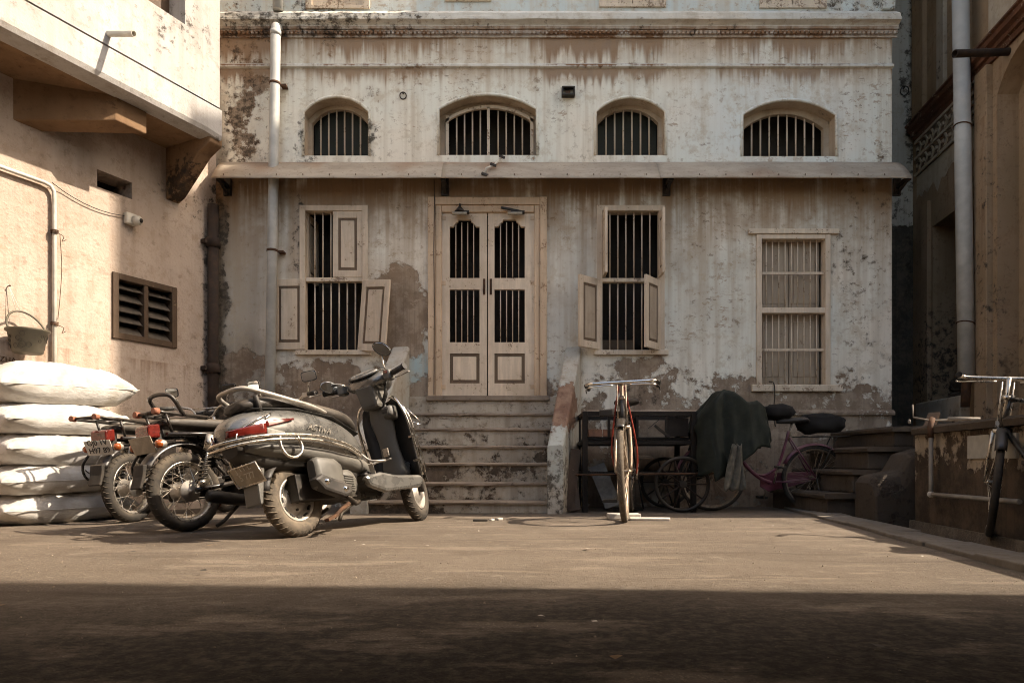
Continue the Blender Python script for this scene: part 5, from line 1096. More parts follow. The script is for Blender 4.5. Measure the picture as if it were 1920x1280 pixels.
# ------------------------------------------------------------------ motorcycles
def motorcycle(label,rc,head,lean,letters,dusty,handle,rk=.42):
    s=thing('motorcycle',label,'motorcycle',(rc.x,rc.y,0),(radians(lean),0,radians(head)))
    R=.275; tm='tyremoto' if dusty else 'rubber'
    wheel(s,'rear_wheel',(0,0,R),R,.042,28,hub_r=.075,hub_w=.12,tyre=tm,lugs=40)
    wheel(s,'front_wheel',(1.2,0,R),R,.038,28,rot=(0,0,radians(10)),hub_r=.06,hub_w=.11,tyre='rubber',lugs=30)
    mb=MB(); band(mb,(0,0,R),R+.075,.06,radians(40),radians(152),20,.018); mb.build('rear_mudguard',M['blackpaint'],s)
    mb=MB(); mb.prism([(-.325,.46),(-.295,.46),(-.308,.38),(-.34,.30),(-.358,.303),(-.335,.38)],lambda a,b,d: Vector((a,d,b)),-.055,.055); mb.build('mud_flap',M['rubber'],s,bevel=.008)
    mb=MB(); band(mb,(1.2,0,R),R+.035,.058,radians(30),radians(160),16,.016); mb.build('front_mudguard',M['blackpaint'],s)
    mb=MB()
    for y_ in (-.12,.12): mb.tube([(0,y_,R),(.46,y_*.8,.34)],.017,8); mb.tube([(-.18,y_*.9,.655),(.15,y_*.95,.67),(.5,y_*.6,.68)],.013,8); mb.tube([(.15,y_*.9,.66),(.40,y_*.7,.40),(.46,y_*.7,.30)],.014,8)
    mb.tube([(.45,0,.68),(.98,0,.80)],.02,8); mb.tube([(.98,0,.76),(.78,0,.35),(.5,0,.24)],.018,8); mb.build('frame',M['blackpaint'],s)
    for y_ in (-.135,.135):
        sn=node('shock_absorber',s,(.03,y_,R+.02)); d=Vector((.10,0,.36)); 
        mb=MB(); mb.tube([(0,0,0),d],.011,8); mb.tube([d*.72,d],.031,14); mb.tube([d*.02,d*.14],.024,12); mb.build('damper',M['chrome'],sn)
        mb=MB(); mb.tube([d*(.12+.60*k/70)+Vector((cos(k*.72)*.030,sin(k*.72)*.030,0)) for k in range(71)],.0052,5); mb.build('spring',M['grease'],sn)
    mb=MB(); mb.loft([ering(-.20,.735,.085,.022,3),ering(-.12,.742,.105,.038,3),ering(.1,.745,.115,.042,3),ering(.28,.742,.12,.045,3),ering(.42,.735,.115,.045,3),ering(.52,.735,.085,.035,3)],0); mb.build('seat',M['vinyl'],s,subsurf=1)
    mb=MB(); mb.loft([ering(.44,.74,.07,.04,2.3),ering(.54,.765,.115,.075,2.3),ering(.68,.79,.135,.10,2.3),ering(.82,.80,.125,.10,2.3),ering(.93,.80,.085,.07,2.3),ering(.98,.80,.04,.03,2.3)],0); mb.build('fuel_tank',M['blackpaint'],s,subsurf=1)
    for y_ in (-1,1): mb=MB(); mb.prism([(.12,.66),(.42,.68),(.40,.46),(.26,.44),(.16,.55)],lambda a,b,d: Vector((a,y_*d,b)),.09,.125); mb.build('side_cover',M['blackpaint'],s,bevel=.02)
    mb=MB(); mb.box(.42,.72,-.11,.11,.22,.42); mb.loft([ering(.68,.36,.07,.055,4),ering(.74,.40,.075,.06,4),ering(.86,.42,.075,.06,4)],0)
    for k in range(7): mb.box(.70,.88,-.088,.088,.345+.022*k,.353+.022*k)
    mb.lathe([(0,.015),(.07,.015),(.085,0),(.085,-.03)],(.52,-.11,.30),(0,-1,0),22); mb.build('engine',M['grease'],s,bevel=.012)
    mb=MB(); mb.tube(smooth_path([(.84,-.06,.36),(.90,-.10,.24),(.76,-.14,.17),(.5,-.15,.17)],4),.02,10); mb.tube([(.50,-.15,.17),(.42,-.155,.18),(.16,-.165,.215),(.06,-.17,.228),(.04,-.17,.23)],[.022,.042,.045,.042,.02],14); mb.build('exhaust',M['grease'],s)
    mb=MB(); mb.prism([(-.06,R-.06),(.06,R-.075),(.46,.27),(.52,.33),(.46,.40),(.06,R+.075),(-.06,R+.06)],lambda a,b,d: Vector((a,d,b)),.08,.11); mb.build('chain_case',M['grease'],s,bevel=.015)
    # tail: lamp, indicators, plate, carrier
    mb=MB(); mb.prism([(-.285,.632),(-.20,.637),(-.20,.728),(-.275,.722),(-.29,.705)],lambda a,b,d: Vector((a,d,b)),-.072,.072); mb.build('tail_lamp',M['redlens'],s,bevel=.010)
    mb=MB(); mb.box(-.22,-.16,-.05,.05,.60,.70); mb.build('lamp_bracket',M['blackplastic'],s)
    pl=node('number_plate',s,(-.285,0,.585),(0,radians(-22),0)); mb=MB(); mb.box(-.003,.003,-.115,.115,-.055,.06); mb.build('plate',M['plate'] if letters else M['plategrey'],pl,bevel=.002)
    if letters: text('lettering',letters,.062,M['letters'],pl,(-.005,0,.012),(radians(90),0,radians(-90)))
    for y_ in (-1,1):
        ind=node('indicator',s,(-.25,y_*.135,.585)); mb=MB(); mb.tube([(.0,-y_*.11,.02),(0,-y_*.02,0)],.010,8); mb.build('stem',M['blackplastic'],ind)
        mb=MB(); mb.lathe([(0,-.036),(.018,-.034),(.027,-.02),(.029,.0)],(0,0,0),(1,0,0),16); mb.build('indicator_lens',M['orangelens'],ind)
        mb=MB(); mb.lathe([(.029,0),(.030,.012),(.022,.035),(0,.042)],(0,0,0),(1,0,0),16); mb.build('indicator_shell',M['alloy'],ind)
    cr=node('carrier',s,(0,0,0)); mb=MB()
    for y_ in (-.105,.105): mb.tube([(.14,y_,.785),(-.20,y_,.80),(-rk,y_*.95,.805)],.013,8); mb.tube([(-.18,y_,.795),(-.14,y_,.67)],.010,7)
    for x in (-rk+.04,-rk/2,-.06): mb.tube([(x,-.105,.803),(x,.105,.803)],.009,7)
    mb.tube([(-rk,-.10,.805),(-rk,.10,.805)],.012,8); mb.build('rack',M['blackpaint'],cr)
    for y_ in (-.1,.1): mb=MB(); mb.tube([(-rk+.015,y_,.805),(-rk-.025,y_,.807)],.021,10); mb.build('rubber_cap',M['tan'],cr)
    if handle: mb=MB(); mb.tube(smooth_path([(-.05,-.11,.79),(-.13,-.12,.90),(-.16,-.06,.93),(-.16,.06,.93),(-.13,.12,.90),(-.05,.11,.79)],4),.0145,9); mb.build('grab_hoop',M['blackpaint'],cr)
    mb=MB(); mb.tube(smooth_path([(-.08,.16,.34),(-.20,.20,.36),(-.24,.20,.46),(-.20,.16,.56)],4),.010,7); mb.tube(smooth_path([(-.02,.17,.40),(-.15,.205,.40),(-.215,.2,.43)],3),.005,6); mb.build('saree_guard',M['blackpaint'],s)
    # front end
    mb=MB()
    for y_ in (-.085,.085): mb.tube([(1.2,y_,R),(1.02,y_,.80),(.985,y_,.90)],[.021,.021,.018],10)
    mb.build('fork',M['chrome'],s)
    mb=MB(); mb.lathe([(0,.05),(.085,.045),(.092,.03),(.09,0),(.06,-.07),(0,-.09)],(1.09,0,.83),(1,0,-.12),24); mb.build('head_lamp',M['blackpaint'],s)
    hb=node('handlebar',s,(.98,0,.90),(0,0,radians(10)))
    half=[Vector(p_) for p_ in ((-.115,-.36,.095),(-.06,-.24,.10),(.0,-.13,.085),(.0,-.06,.0))]; mb=MB(); mb.tube(smooth_path(mirror_sym(half),4),.0115,9); mb.tube([(.0,-.15,.085),(0,.15,.085)],.007,7); mb.build('bar',M['chrome'],hb)
    for s_ in (-1,1):
        mb=MB(); mb.tube([(-.07,s_*.26,.099),(-.115,s_*.36,.095)],.0185,12); mb.build('grip',M['greyplastic'] if s_>0 else M['blackplastic'],hb)
        mb=MB(); mb.tube(smooth_path([(-.03,s_*.22,.095),(.0,s_*.27,.09),(-.06,s_*.37,.085)],3),.005,6); mb.box(-.07,-.02,min(s_*.20,s_*.25),max(s_*.20,s_*.25),.08,.118); mb.build('lever',M['alloy'],hb)
        mn=node('mirror',hb,(-.06,s_*.27,.245),(radians(s_*4),radians(-10),radians(-s_*8)))
        mb=MB(); mb.tube([(.02,-s_*.05,-.13),(.02,-s_*.03,-.06),(.01,0,-.02)],.006,7); mb.build('mirror_stalk',M['chrome'],mn)
        mb=MB(); mb.loft([ering(.02,0,.055,.03,5),ering(.0,0,.068,.042,5),ering(-.005,0,.066,.04,5)],0); mb.build('mirror_shell',M['blackplastic'],mn)
        mb=MB(); mb.loft([ering(-.0055,0,.061,.036,5),ering(-.0065,0,.06,.035,5)],0); mb.build('mirror_glass',M['mirror'],mn)
    for y_ in (-.06,.06): mb=MB(); mb.lathe([(0,.05),(.045,.05),(.05,.04),(.048,-.02),(0,-.04)],(.05,y_,.02),(-.35,0,1),18); mb.build('dial',M['blackplastic'],hb); mb=MB(); mb.lathe([(0,.053),(.04,.053),(.042,.049)],(.05,y_,.02),(-.35,0,1),18); mb.build('dial_face',M['clearlens'],hb)
    mb=MB(); mb.tube([(.42,.12,.23),(.36,.22,.10),(.33,.28,.035)],.012,8); mb.build('side_stand',M['rust'],s)
    mb=MB(); mb.tube([(.40,-.13,.22),(.18,-.15,.05),(.12,-.15,.02)],.013,8); mb.tube([(.40,.13,.22),(.18,.15,.05),(.12,.15,.035)],.013,8); mb.build('centre_stand',M['grease'],s)
    for (a_,b_) in (((.50,-.11,.26),(.50,-.28,.27)),((.24,-.10,.36),(.22,-.24,.36))): mb=MB(); mb.tube([a_,b_],.0135,8); mb.build('foot_peg',M['rubber'],s)
    return s
motorcycle('black motorcycle with a white two-line number plate next to the sacks',gnd(248,979),78,-4,'GJ0 1V\nH97 89',False,False,.40)
motorcycle('black motorcycle with a dusty tyre and grab hoop next to the scooter',gnd(352,996),61,-6,None,True,True,.24)

# ------------------------------------------------------------------ bicycles
def bicycle(name,label,rear,front,lean,steer,paint,wheelm='rubber',step=False,cap='rustchrome',redrods=False,carrier=False,R=.35,crank=80):
    d=front-rear; sc=Vector((d.x,d.y,0)).length/1.04; hd=atan2(d.y,d.x)
    s=thing(name,label,'bicycle',(rear.x,rear.y,0),(radians(lean),0,hd)); s.scale=(sc,sc,sc); P_=M[paint]
    wheel(s,'rear_wheel',(0,0,R),R,.021,36,hub_r=.022,hub_w=.10,tyre=wheelm,rimm=cap,hubm=cap)
    bb=Vector((.44,0,.285)); st=Vector((.27,0,.80)); hb_=Vector((.90,0,.70)); ht=Vector((.86,0,.86))
    mb=MB(); t_=lambda pts,r: mb.tube(pts,r,9)
    if step:
        t_(smooth_path([hb_+Vector((.0,0,.03)),(.70,0,.46),(.55,0,.33),bb],5),.019); t_(smooth_path([st,(.32,0,.60),(.38,0,.44),(.50,0,.36),(.60,0,.37)],5),.014)
    else: t_([hb_,bb],.0155); t_([ht,st+Vector((.005,0,-.03))],.0145); t_([bb,st],.0145)
    t_([hb_-Vector((-.008,0,.03)),ht+Vector((-.004,0,.03))],.020)
    for y_ in (-.045,.045): t_([(0,y_*1.2,R),(.40,y_*.7,.285)],.009); t_([(0,y_*1.2,R),(st.x,y_*.5,st.z-.06)],.008)
    mb.build('frame',P_,s)
    sn=node('saddle',s,tuple(st)); mb=MB(); mb.tube([(0,0,-.1),(-.03,0,.08)],.0125,8); mb.build('seat_post',M[cap],sn)
    mb=MB(); mb.loft([ering(-.19,.10,.06,.02),ering(-.15,.11,.105,.03),ering(-.08,.11,.10,.03),ering(.0,.10,.05,.028),ering(.09,.095,.026,.024),ering(.13,.09,.012,.014)],0); mb.build('seat',M['vinyl'],sn)
    # chain set
    cn=node('crank_set',s,tuple(bb)); mb=MB(); mb.lathe([(.02,-.004),(.085,-.003),(.092,0),(.085,.003),(.02,.004)],(0,-.05,0),(0,1,0),32,0,True,True); mb.build('chain_ring',M[cap],cn)
    for s_ in (-1,1):
        a_=radians(crank+(0 if s_<0 else 180)); e=Vector((.165*cos(a_),s_*.085,-.165*sin(a_))); mb=MB(); mb.tube([(0,s_*.07,0),e],[.011,.009],8); mb.build('crank',M['brightchrome'] if redrods else M[cap],cn)
        mb=MB(); mb.box(e.x-.04,e.x+.04,min(e.y,e.y+s_*.11),max(e.y,e.y+s_*.11),e.z-.012,e.z+.012); mb.tube([e,e+Vector((0,s_*.12,0))],.008,7); mb.build('pedal',M['rubber'],cn,bevel=.006)
    mb=MB(); mb.prism([(-.06,.31),(-.05,.39),(.44,.385),(.53,.33),(.53,.24),(.44,.19),(.2,.24)],lambda a,b,d: Vector((a,-d,b)),.045,.062); mb.build('chain_guard',P_,s,bevel=.008)
    mb=MB(); band(mb,(0,0,R),R+.022,.032,radians(25),radians(195),20,.012); mb.build('rear_mudguard',P_,s)
    mb=MB(); mb.tube([(0,-.06,R),(-.05,-.10,.02)],.008,6); mb.tube([(0,.06,R),(-.05,.10,.02)],.008,6); mb.tube([(-.05,-.10,.012),(-.05,.10,.012)],.008,6); mb.build('stand',M['grease'],s)
    if carrier:
        mb=MB()
        for y_ in (-.06,.06): mb.tube([(.20,y_,.74),(-.34,y_,.75)],.006,6); mb.tube([(-.20,y_,.75),(0,y_*1.1,R)],.006,6)
        for x in (-.30,-.1,.1): mb.tube([(x,-.06,.748),(x,.06,.748)],.005,6)
        mb.build('carrier',M['grease'],s)
    # steered front
    f=node('front_fork',s,tuple(hb_),(0,0,radians(steer))); ax=Vector((1.04,0,R))-hb_
    mb=MB()
    for y_ in (-.055,.055): mb.tube([(.0,y_*.85,-.035),(.04,y_,-.20),Vector((ax.x-.02,y_,ax.z+.05)),Vector((ax.x,y_,ax.z))],[.012,.0115,.009,.008],8)
    mb.tube([(.0,-.05,-.035),(0,.05,-.035)],.015,8); mb.build('fork_blades',M[cap],f)
    mb=MB(); up=(ht-hb_).normalized(); mb.tube([up*.0,up*.30],.0125,8); mb.tube([up*.165,up*.19],.024,10); mb.tube([up*.285,up*.30+Vector((.045,0,.0))],.014,8); mb.build('stem',M[cap],f)
    hc=up*.30+Vector((.045,0,0))
    half=[Vector(p_) for p_ in ((-.19,-.255,-.015),(-.09,-.262,.0),(-.02,-.235,.0),(.0,-.17,.0),(.0,-.06,.0))]; mb=MB(); mb.tube([hc+p_ for p_ in smooth_path(mirror_sym(half),4)],.0125,9); mb.build('handlebar',M['brightchrome'] if redrods else M[cap],f)
    for s_ in (-1,1):
        mb=MB(); mb.tube([hc+Vector((-.09,s_*.262,.0)),hc+Vector((-.195,s_*.255,-.016))],.0165,10); mb.build('grip',M['blackplastic'],f)
        mb=MB(); mb.tube(smooth_path([hc+Vector((.012,s_*.06,-.02)),hc+Vector((.012,s_*.17,-.022)),hc+Vector((-.02,s_*.25,-.03)),hc+Vector((-.15,s_*.268,-.05))],4),.005,6); mb.build('brake_lever',M['brightchrome'] if redrods else M[cap],f)
    mb=MB(); mb.tube([hc+Vector((.02,.03,-.02)),Vector((.03,.03,-.02))],.005,6); mb.tube([hc+Vector((.02,-.03,-.02)),Vector((.03,-.03,-.02))],.005,6); mb.box(.01,.04,-.04,.04,-.01,.03); mb.build('brake_rods',M[cap],f)
    mb=MB(); band(mb,(ax.x,0,ax.z),R+.022,.032,radians(55) if redrods else radians(10),radians(150),18,.012); mb.build('front_mudguard',P_,f)
    wheel(f,'front_wheel',tuple(ax),R,.021,32,hub_r=.018,hub_w=.09,tyre=wheelm,rimm=cap,hubm=cap,lugs=60 if redrods else 0)
    if redrods:
        for s_ in (-1,1): mb=MB(); mb.tube(smooth_path([hc+Vector((.0,s_*.02,-.03)),hc+Vector((.0,s_*.05,-.20)),hc+Vector((-.05,s_*.085,-.42)),hc+Vector((-.15,s_*.09,-.55)),hc+Vector((-.28,s_*.075,-.66))],4),.0058,6); mb.build('red_cable',M['redrod'],f)
        mb=MB(); mb.box(-.02,.03,-.16,-.06,.05,.10); mb.build('lamp_holder',M['blackplastic'],f,bevel=.008)
    return s
fw=gnd(1172,979); bicycle('bicycle','old bicycle with chrome handlebar and red cables seen head on',Vector((fw.x*1.17+.10,fw.y*1.215,0)),fw,2.0,0,'blackpaint','tyredusty',redrods=True,crank=94)
rw=at(1524,900,6.75); rw.z=0; bicycle('bicycle','pink step-through bicycle with loaded carrier in the shade under the barred window',rw,Vector((rw.x-1.02,rw.y-.06,0)),-3,-12,'pink','rubber',step=True,carrier=True,R=.33)
bicycle('bicycle','black bicycle with chrome handlebar against the right veranda plinth',Vector((3.02,3.40,0)),gnd(1826,1003),7,-34,'blackpaint','rubber',cap='chrome')
# ------------------------------------------------------------------ sacks against the left wall
t=NT('white_woven_sack'); p=t.obj(); wv=t.n.new('ShaderNodeTexWave'); wv.inputs['Scale'].default_value=90; t.put(wv.inputs['Vector'],p)
n1=t.noise(p,9,5,.6); n2=t.noise(t.scale(p,(5,16,9)),1,5,.6)
c=t.mix(t.mr(n1,.35,.7),(.58,.555,.52),(.50,.465,.42)); c=t.mix(t.mul(t.mr(t.noise(p,2.5,4,.6),.50,.68),.65),c,(.33,.27,.20))
M['sack']=t.out(c,.62,t.bump(t.plus(t.mul(n2,1.4),t.mul(wv.outputs['Fac'],.08)),.8,.016),0,.35)
def pillow(L,W_,T,seed,nu=44,nv=26,lump=.02):
    def h_(u,v,s_):
        e=max(0,(1-abs(u)**3.0))*max(0,(1-abs(v)**2.5)); b=T/2*e**.5*(1.06-.06*u*u)
        P_=Vector((u*2.2+seed,v*1.5,seed*1.3+s_)); wr=lump*noise.noise(P_)+lump*.55*noise.noise(P_*2.6)+.02*noise.noise(Vector((u*4,v*13+seed,s_)))*abs(u)**1.5+.016*noise.noise(Vector((u*15,v*3+seed,s_)))*abs(v)**2
        rg=1-abs(noise.noise(Vector((u*3.2+seed,v*2.0,s_*3)))*2.2); wr+=.020*max(0,rg-.55)*(.4+abs(u)); rg2=1-abs(noise.noise(Vector((u*7+seed*2,v*5,s_)))*2.4); wr+=.010*max(0,rg2-.5)
        return b+wr*e**.3
    vs_=[]; 
    for s_ in (1,-1):
        for j in range(nv+1):
            for i in range(nu+1):
                u,v=-1+2*i/nu,-1+2*j/nv; u=sin(u*pi/2)*.55+u*.45; v=sin(v*pi/2)*.55+v*.45
                k=1-.07*abs(v)**2*abs(u)**2; x=u*L/2*(1-.05*(1-abs(v)**2)*(abs(u)>.98)); y=v*W_/2*(1-.10*abs(u)**6)
                z=s_*h_(u,v,s_)
                if s_<0: z=max(z,-T*.38)
                vs_.append((x,y,z))
    fs=[]; o=(nu+1)*(nv+1)
    for s_ in (0,1):
        for j in range(nv):
            for i in range(nu):
                a=s_*o+j*(nu+1)+i; q_=(a,a+1,a+nu+2,a+nu+1); fs.append(q_ if s_==0 else q_[::-1])
    return vs_,fs
sl=['bulging white sack on top of the stack, nearest the conduit','second white sack from the top of the stack','middle white sack of the five in the stack','second white sack from the ground in the stack','bottom white sack of the stack lying on the ground']
zz=.0; hts=[.235,.215,.255,.235,.30]
for i in range(5):
    T=hts[i]*1.22; u_=1.84+(-.02,.03,-.03,.02,.0)[i]; n_=.36+(.0,.015,-.02,-.01,-.03)[i]; L_=1.04+(.0,-.02,.02,.0,.06)[i]
    vs_,fs=pillow(L_,.56+random.uniform(-.02,.03),T,i*7.7+1.1); mb=MB(); mb.add(vs_,fs,0,True)
    me=mb.mesh('sack',M['sack']); bm=bmesh.new(); bm.from_mesh(me); bmesh.ops.remove_doubles(bm,verts=bm.verts,dist=.0008); bm.to_mesh(me); bm.free()
    o=bpy.data.objects.new('sack',me); COL.objects.link(o); o.location=lpos(u_,n_,zz+T*.38); o.rotation_euler=(radians(random.uniform(-2,2)),radians((0,1,-1,1,2.5)[i]),LANG+radians(random.uniform(-3,3)))
    tag(o,sl[4-i],'sack','sacks stacked against the left wall')
    zz+=hts[i]
    sm=MB(); n_s=26; hw=.28
    sm.tube([Vector((L_/2*.985*(1-2*k/n_s),.283+.006*noise.noise(Vector((k*.4,i,0))),.0)) for k in range(n_s+1)],.004,5); sm.build('seam',M['sack'],o)
P_=gnd(8,974); mb=MB(); mb.box(-.11,.11,-.05,.05,0,.07); mb.build('brick',simple('dusty_brick',(.20,.12,.08),.9,var=.3,sc=20),loc=(P_.x-.02,P_.y+.02,0),rot=(0,0,.5),bevel=.008,label='single dusty brick lying on the ground below the sacks',cat='brick')

# ------------------------------------------------------------------ handcart, planks and bricks in the dark bay
M['cartwood']=wood('dark_cart_timber',(.014,.010,.007),worn=(.04,.027,.018))  # timber colour set near black all over
ct=thing('handcart','dark timber handcart standing behind the head-on bicycle','handcart',(1.2,6.8,0))
y0,y1=6.55,7.2; x0,x1=.70,1.74; zt,zr,zlw=.70,.965,.37
for (x,y) in ((x0,y0),(x1,y0),(x0,y1),(x1,y1)): mb=MB(); mb.box(x-.025,x+.025,y-.025,y+.025,.0,zr); wb(mb,'post',M['cartwood'],ct,bevel=.004)
for (a,b) in (((x0,y0),(x1,y0)),((x0,y1),(x1,y1)),((x0,y0),(x0,y1)),((x1,y0),(x1,y1))):
    for z in (zr-.02,zt-.03,zlw): mb=MB(); mb.bar((*a,z),(*b,z),.03,.04); wb(mb,'rail',M['cartwood'],ct)
yy=y0+.04
while yy<y1-.06: mb=MB(); mb.box(x0+.03,x1-.03,yy,yy+.095,zt-.005+random.uniform(-.004,.004),zt+.022); wb(mb,'plank',M['cartwood'],ct,bevel=.003); yy+=.103
for x in (.93,1.20,1.48): mb=MB(); mb.box(x-.012,x+.012,y0-.012,y0+.012,zt+.02,zr-.03); wb(mb,'upright',M['cartwood'],ct)
for (xa,xb) in ((.98,1.19),(1.5,1.7)): mb=MB(); mb.box(xa,xb,y0+.02,y0+.035,zt+.025,zr-.06); wb(mb,'side_board',M['cartwood'],ct,bevel=.003)
for yy in (y0-.05,y1+.02):
    wh=wnode('cart_wheel',ct,(1.62,yy,.27)); mb=MB(); mb.torus((0,0,0),(0,1,0),.25,.018,40,8); mb.build('rim',M['grease'],wh); mb=MB(); mb.cyl((0,-.05,0),(0,.05,0),.035,n=14); mb.build('hub',M['grease'],wh)
    mb=MB()
    for k in range(10): a_=2*pi*k/10; mb.tube([(0,0,0),(.24*cos(a_),0,.24*sin(a_))],.008,6)
    mb.build('spokes',M['rustdark'],wh,kind='stuff')
mb=MB(); mb.tube([(x0-.1,y0-.1,.36),(1.95,y0-.1,.375)],.009,7); wb(mb,'shaft',M['rust'],ct)
M['brick']=simple('old_red_brick',(.30,.14,.085),.9,var=.4,sc=16,dust=DUST,dustamt=.4)
for k,(x,lab) in enumerate(((.80,'red brick at the outer end of the handcart tray'),(.955,'paler brick beside the red one on the handcart tray'))):
    mb=MB(); mb.box(-.07,.07,-.05,.05,0,.075); mb.build('brick',M['brick'],loc=(x,y0+.09,zt+.024),rot=(0,0,.1-.25*k),bevel=.006,label=lab,cat='brick',group='bricks on the handcart')
mb=MB(); mb.bar((1.30,y0-.03,.80),(1.42,y0-.05,.90),.012,.006); mb.bar((1.36,y0-.04,.83),(1.5,y0-.04,.72),.03,.02); mb.build('hand_tool',M['iron'],label='dark iron hand tool stuck in the side of the handcart',cat='tool')
for k,(xa,ya,xb,yb,w_,lab) in enumerate(((1066,946,1078,842,.10,'broad dark plank leaning on the stair cheek wall'),(1082,950,1060,880,.07,'narrow dark plank leaning low on the stair cheek wall'))):
    a=at(xa,ya,6.5); a.z=.02; b=at(xb,yb,6.62); b.x=.62-.03*k; mb=MB(); mb.bar(a,b,w_,.022,up=(0,1,0)); mb.build('plank',M['darkwood'],label=lab,cat='plank',bevel=.003)
mb=MB(); a=at(1150,935,6.62); b=at(1118,880,6.75); mb.bar((a.x,a.y,.05),(b.x,b.y,.45),.16,.012,up=(0,1,0)); mb.build('leaning_board',simple('grey_board',(.16,.15,.135),.7),label='pale grey board leaning under the handcart',cat='board')
# ------------------------------------------------------------------ tarpaulin thrown over the front of the pink bicycle
t=NT('dark_green_canvas'); n1=t.noise(t.obj(),14,5,.6); M['canvas']=t.out(t.mix(t.mr(n1,.35,.7),(.006,.009,.006),(.014,.018,.012)),.75,t.bump(n1,.3,.01),0,.3)
mb=MB(); rows=[]; NX,NA=60,56
st=[(1.74,.80,.14),(1.79,.95,.22),(1.90,1.07,.28),(1.98,1.17,.22),(2.06,1.15,.26),(2.18,1.06,.27),(2.30,1.06,.25),(2.38,1.00,.22),(2.42,.90,.16),(2.45,.78,.10)]
def lerp_st(x):
    for i in range(len(st)-1):
        if st[i][0]<=x<=st[i+1][0]:
            f_=(x-st[i][0])/(st[i+1][0]-st[i][0]); return st[i][1]+(st[i+1][1]-st[i][1])*f_, st[i][2]+(st[i+1][2]-st[i][2])*f_
    return st[-1][1:]
for i in range(NX+1):
    x=1.74+.71*i/NX; zp,hw=lerp_st(x); r=[]; hem=.34+(x-1.74)*.42+.10*noise.noise(Vector((x*5,0,0)))-(.10 if 1.86<x<2.02 else 0)
    for j in range(NA+1):
        a_=-1+2*j/NA; s_=abs(a_); z=zp-(zp-hem)*max(0,(s_-.28)/.72)**1.1 if s_>.28 else zp-.04*(s_/.28)**2
        y=6.60+(1 if a_>0 else -1)*(hw*min(1,s_/.32)**.8+.05*max(0,s_-.3))
        y+=(.045*noise.noise(Vector((x*9,s_*2,5)))+.03*(abs(sin(x*19+a_*1.5+noise.noise(Vector((x*3,a_,2)))))-.5))*s_; z+=.02*noise.noise(Vector((x*7,a_*4,1)))-.05*max(0,1-abs(s_-.0)/.35)*abs(sin((x-1.99)*9)); r.append(Vector((x+.03*noise.noise(Vector((x*4,a_*5,9))),y,z)))
    rows.append(r)
mb.loft(rows,0,False,True,closed=False); o=mb.build('tarpaulin',M['canvas'],label='dark green canvas thrown over the handlebar of the pink bicycle',cat='tarpaulin'); md=o.modifiers.new('solid','SOLIDIFY'); md.thickness=.005
mb=MB(); rows=[]
for i in range(13):
    z=.64-.42*i/12; w_=.05+.05*i/12; rows.append([Vector((2.06-.02*i/12+w_*(g),6.26+.025*sin(g*7+i*.35),z+.012*sin(g*9))) for g in [-1+2*k/12 for k in range(13)]])
mb.loft(rows,0,False,True,closed=False); o=mb.build('hanging_rag',simple('grey_rag',(.13,.12,.095),.9,var=.4,sc=20),label='pale grey rag hanging below the green canvas',cat='rag'); md=o.modifiers.new('solid','SOLIDIFY'); md.thickness=.004
# loads on the pink bicycle
def bundle(name,label,c,r,seed,mt):
    mb=MB(); rings=[]; n_,k_=22,12
    for i in range(k_+1):
        q_=pi*i/k_; rr=[]
        for j in range(n_):
            d_=Vector((sin(q_)*cos(2*pi*j/n_),sin(q_)*sin(2*pi*j/n_),cos(q_))); s_=1+.22*noise.noise(d_*2.2+Vector((seed,0,0)))+.10*noise.noise(d_*6+Vector((0,seed,0))); d2=Vector([abs(v)**.8*(1 if v>0 else -1) for v in d_]); rr.append(Vector((d2.x*r[0]*s_,d2.y*r[1]*s_,d2.z*r[2]*s_)))
        rings.append(rr)
    mb.loft(rings,0,True,True); return mb.build(name,mt,loc=c,label=label,cat='bundle')
M['darkcloth']=simple('black_cloth',(.010,.008,.007),.9,var=.4,sc=14)
bundle('cloth_bundle','lumpy black bundle tied on the carrier of the pink bicycle',(rw.x+.06,6.74,.86),(.24,.13,.10),3.3,M['darkcloth'])
bundle('cloth_bundle','small black bag over the saddle of the pink bicycle',(rw.x-.36,6.72,.97),(.15,.11,.08),8.1,M['darkcloth'])
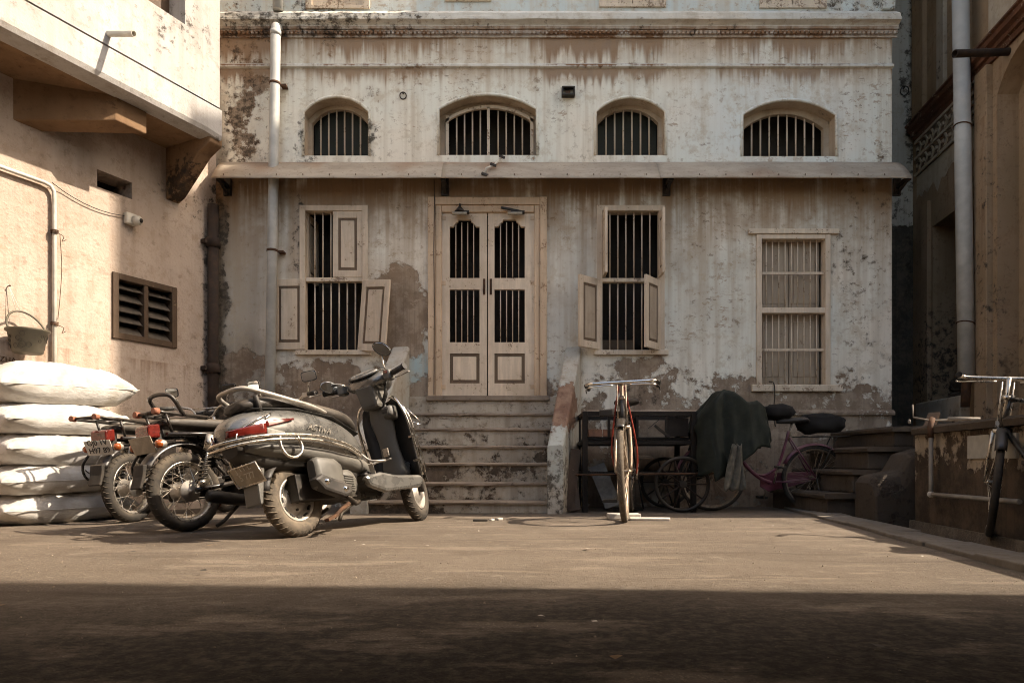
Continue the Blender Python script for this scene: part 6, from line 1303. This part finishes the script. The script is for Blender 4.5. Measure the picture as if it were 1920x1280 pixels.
# ------------------------------------------------------------------ scraps on the ground
def slab(c,a,b,h_,rot,lab,cat='stone',mt='kerb',name='stone_slab'):
    mb=MB(); v=[(-a,-b),(a*.9,-b*1.05),(a,b*.9),(-a*.95,b)]; mb.prism(v,lambda p_,q_,d: Vector((p_,q_,d)),0,h_); mb.build(name,M[mt],loc=c,rot=(0,0,rot),bevel=.006,label=lab,cat=cat)
M['palestone']=simple('pale_stone',(.55,.50,.43),.8,var=.2,sc=18)
g=gnd(1170,972); slab((g.x,g.y,0),.14,.07,.045,.1,'thick pale stone slab behind the wheel of the head-on bicycle',mt='palestone')
g=gnd(1219,975); slab((g.x,g.y,0),.17,.06,.022,-.08,'thin pale stone slab beside the wheel of the head-on bicycle',mt='palestone')
g=gnd(901,977); slab((g.x,g.y,.0),.062,.018,.02,.1,'black scrap of rubber on the ground before the steps','scrap','rubber','rubber_scrap')
g=gnd(922,976); slab((g.x,g.y,.0),.022,.016,.018,.9,'small pale chip next to the black rubber scrap','chip','palestone','stone_chip')
g=gnd(937,975); slab((g.x,g.y,.0),.026,.018,.02,.6,'larger pale chip farther from the black rubber scrap','chip','palestone','stone_chip')
mb=MB(); rnd=random.Random(5)
for k in range(420):
    x=rnd.uniform(-3.4,2.4); y=rnd.uniform(1.3,6.2)
    if x<-.5*(6.9-y)-2.9: continue
    r_=rnd.uniform(.0015,.005)*(1.0 if rnd.random()<.95 else 1.6); a_=rnd.uniform(0,6); v=[Vector((x+r_*1.3*cos(a_+q_)*rnd.uniform(.7,1.2),y+r_*1.3*sin(a_+q_)*rnd.uniform(.7,1.2),.0)) for q_ in (0,1.3,2.7,4.1,5.2)]
    mb.add(v+[Vector((x,y,r_*.5+.004))],[(i,(i+1)%5,5) for i in range(5)])
mb.build('pebbles',simple('grit',(.30,.24,.18),.95,var=.5,sc=4),kind='stuff')
# ------------------------------------------------------------------ litter; the added slab that shades the near ground stands with the neighbouring blocks

mb=MB(); rnd=random.Random(11)                                 # paper and leaf scraps trodden into the yard
for k in range(46):
    x=rnd.uniform(-2.6,2.1); y=rnd.uniform(1.5,5.6); r_=rnd.uniform(.006,.017); a_=rnd.uniform(0,6); v=[Vector((x+r_*cos(a_+q_)*rnd.uniform(.6,1.4),y+r_*sin(a_+q_)*rnd.uniform(.6,1.4),.012+rnd.uniform(0,.006))) for q_ in (0,1.4,2.9,4.4)]
    mb.add(v,[(0,1,2,3)],k%3)
mb.build('litter',[simple('paper_scrap',(.55,.50,.42),.8,bump=0),simple('dry_leaf',(.20,.12,.06),.8,bump=0),simple('dark_scrap',(.05,.04,.03),.8,bump=0)],kind='stuff')
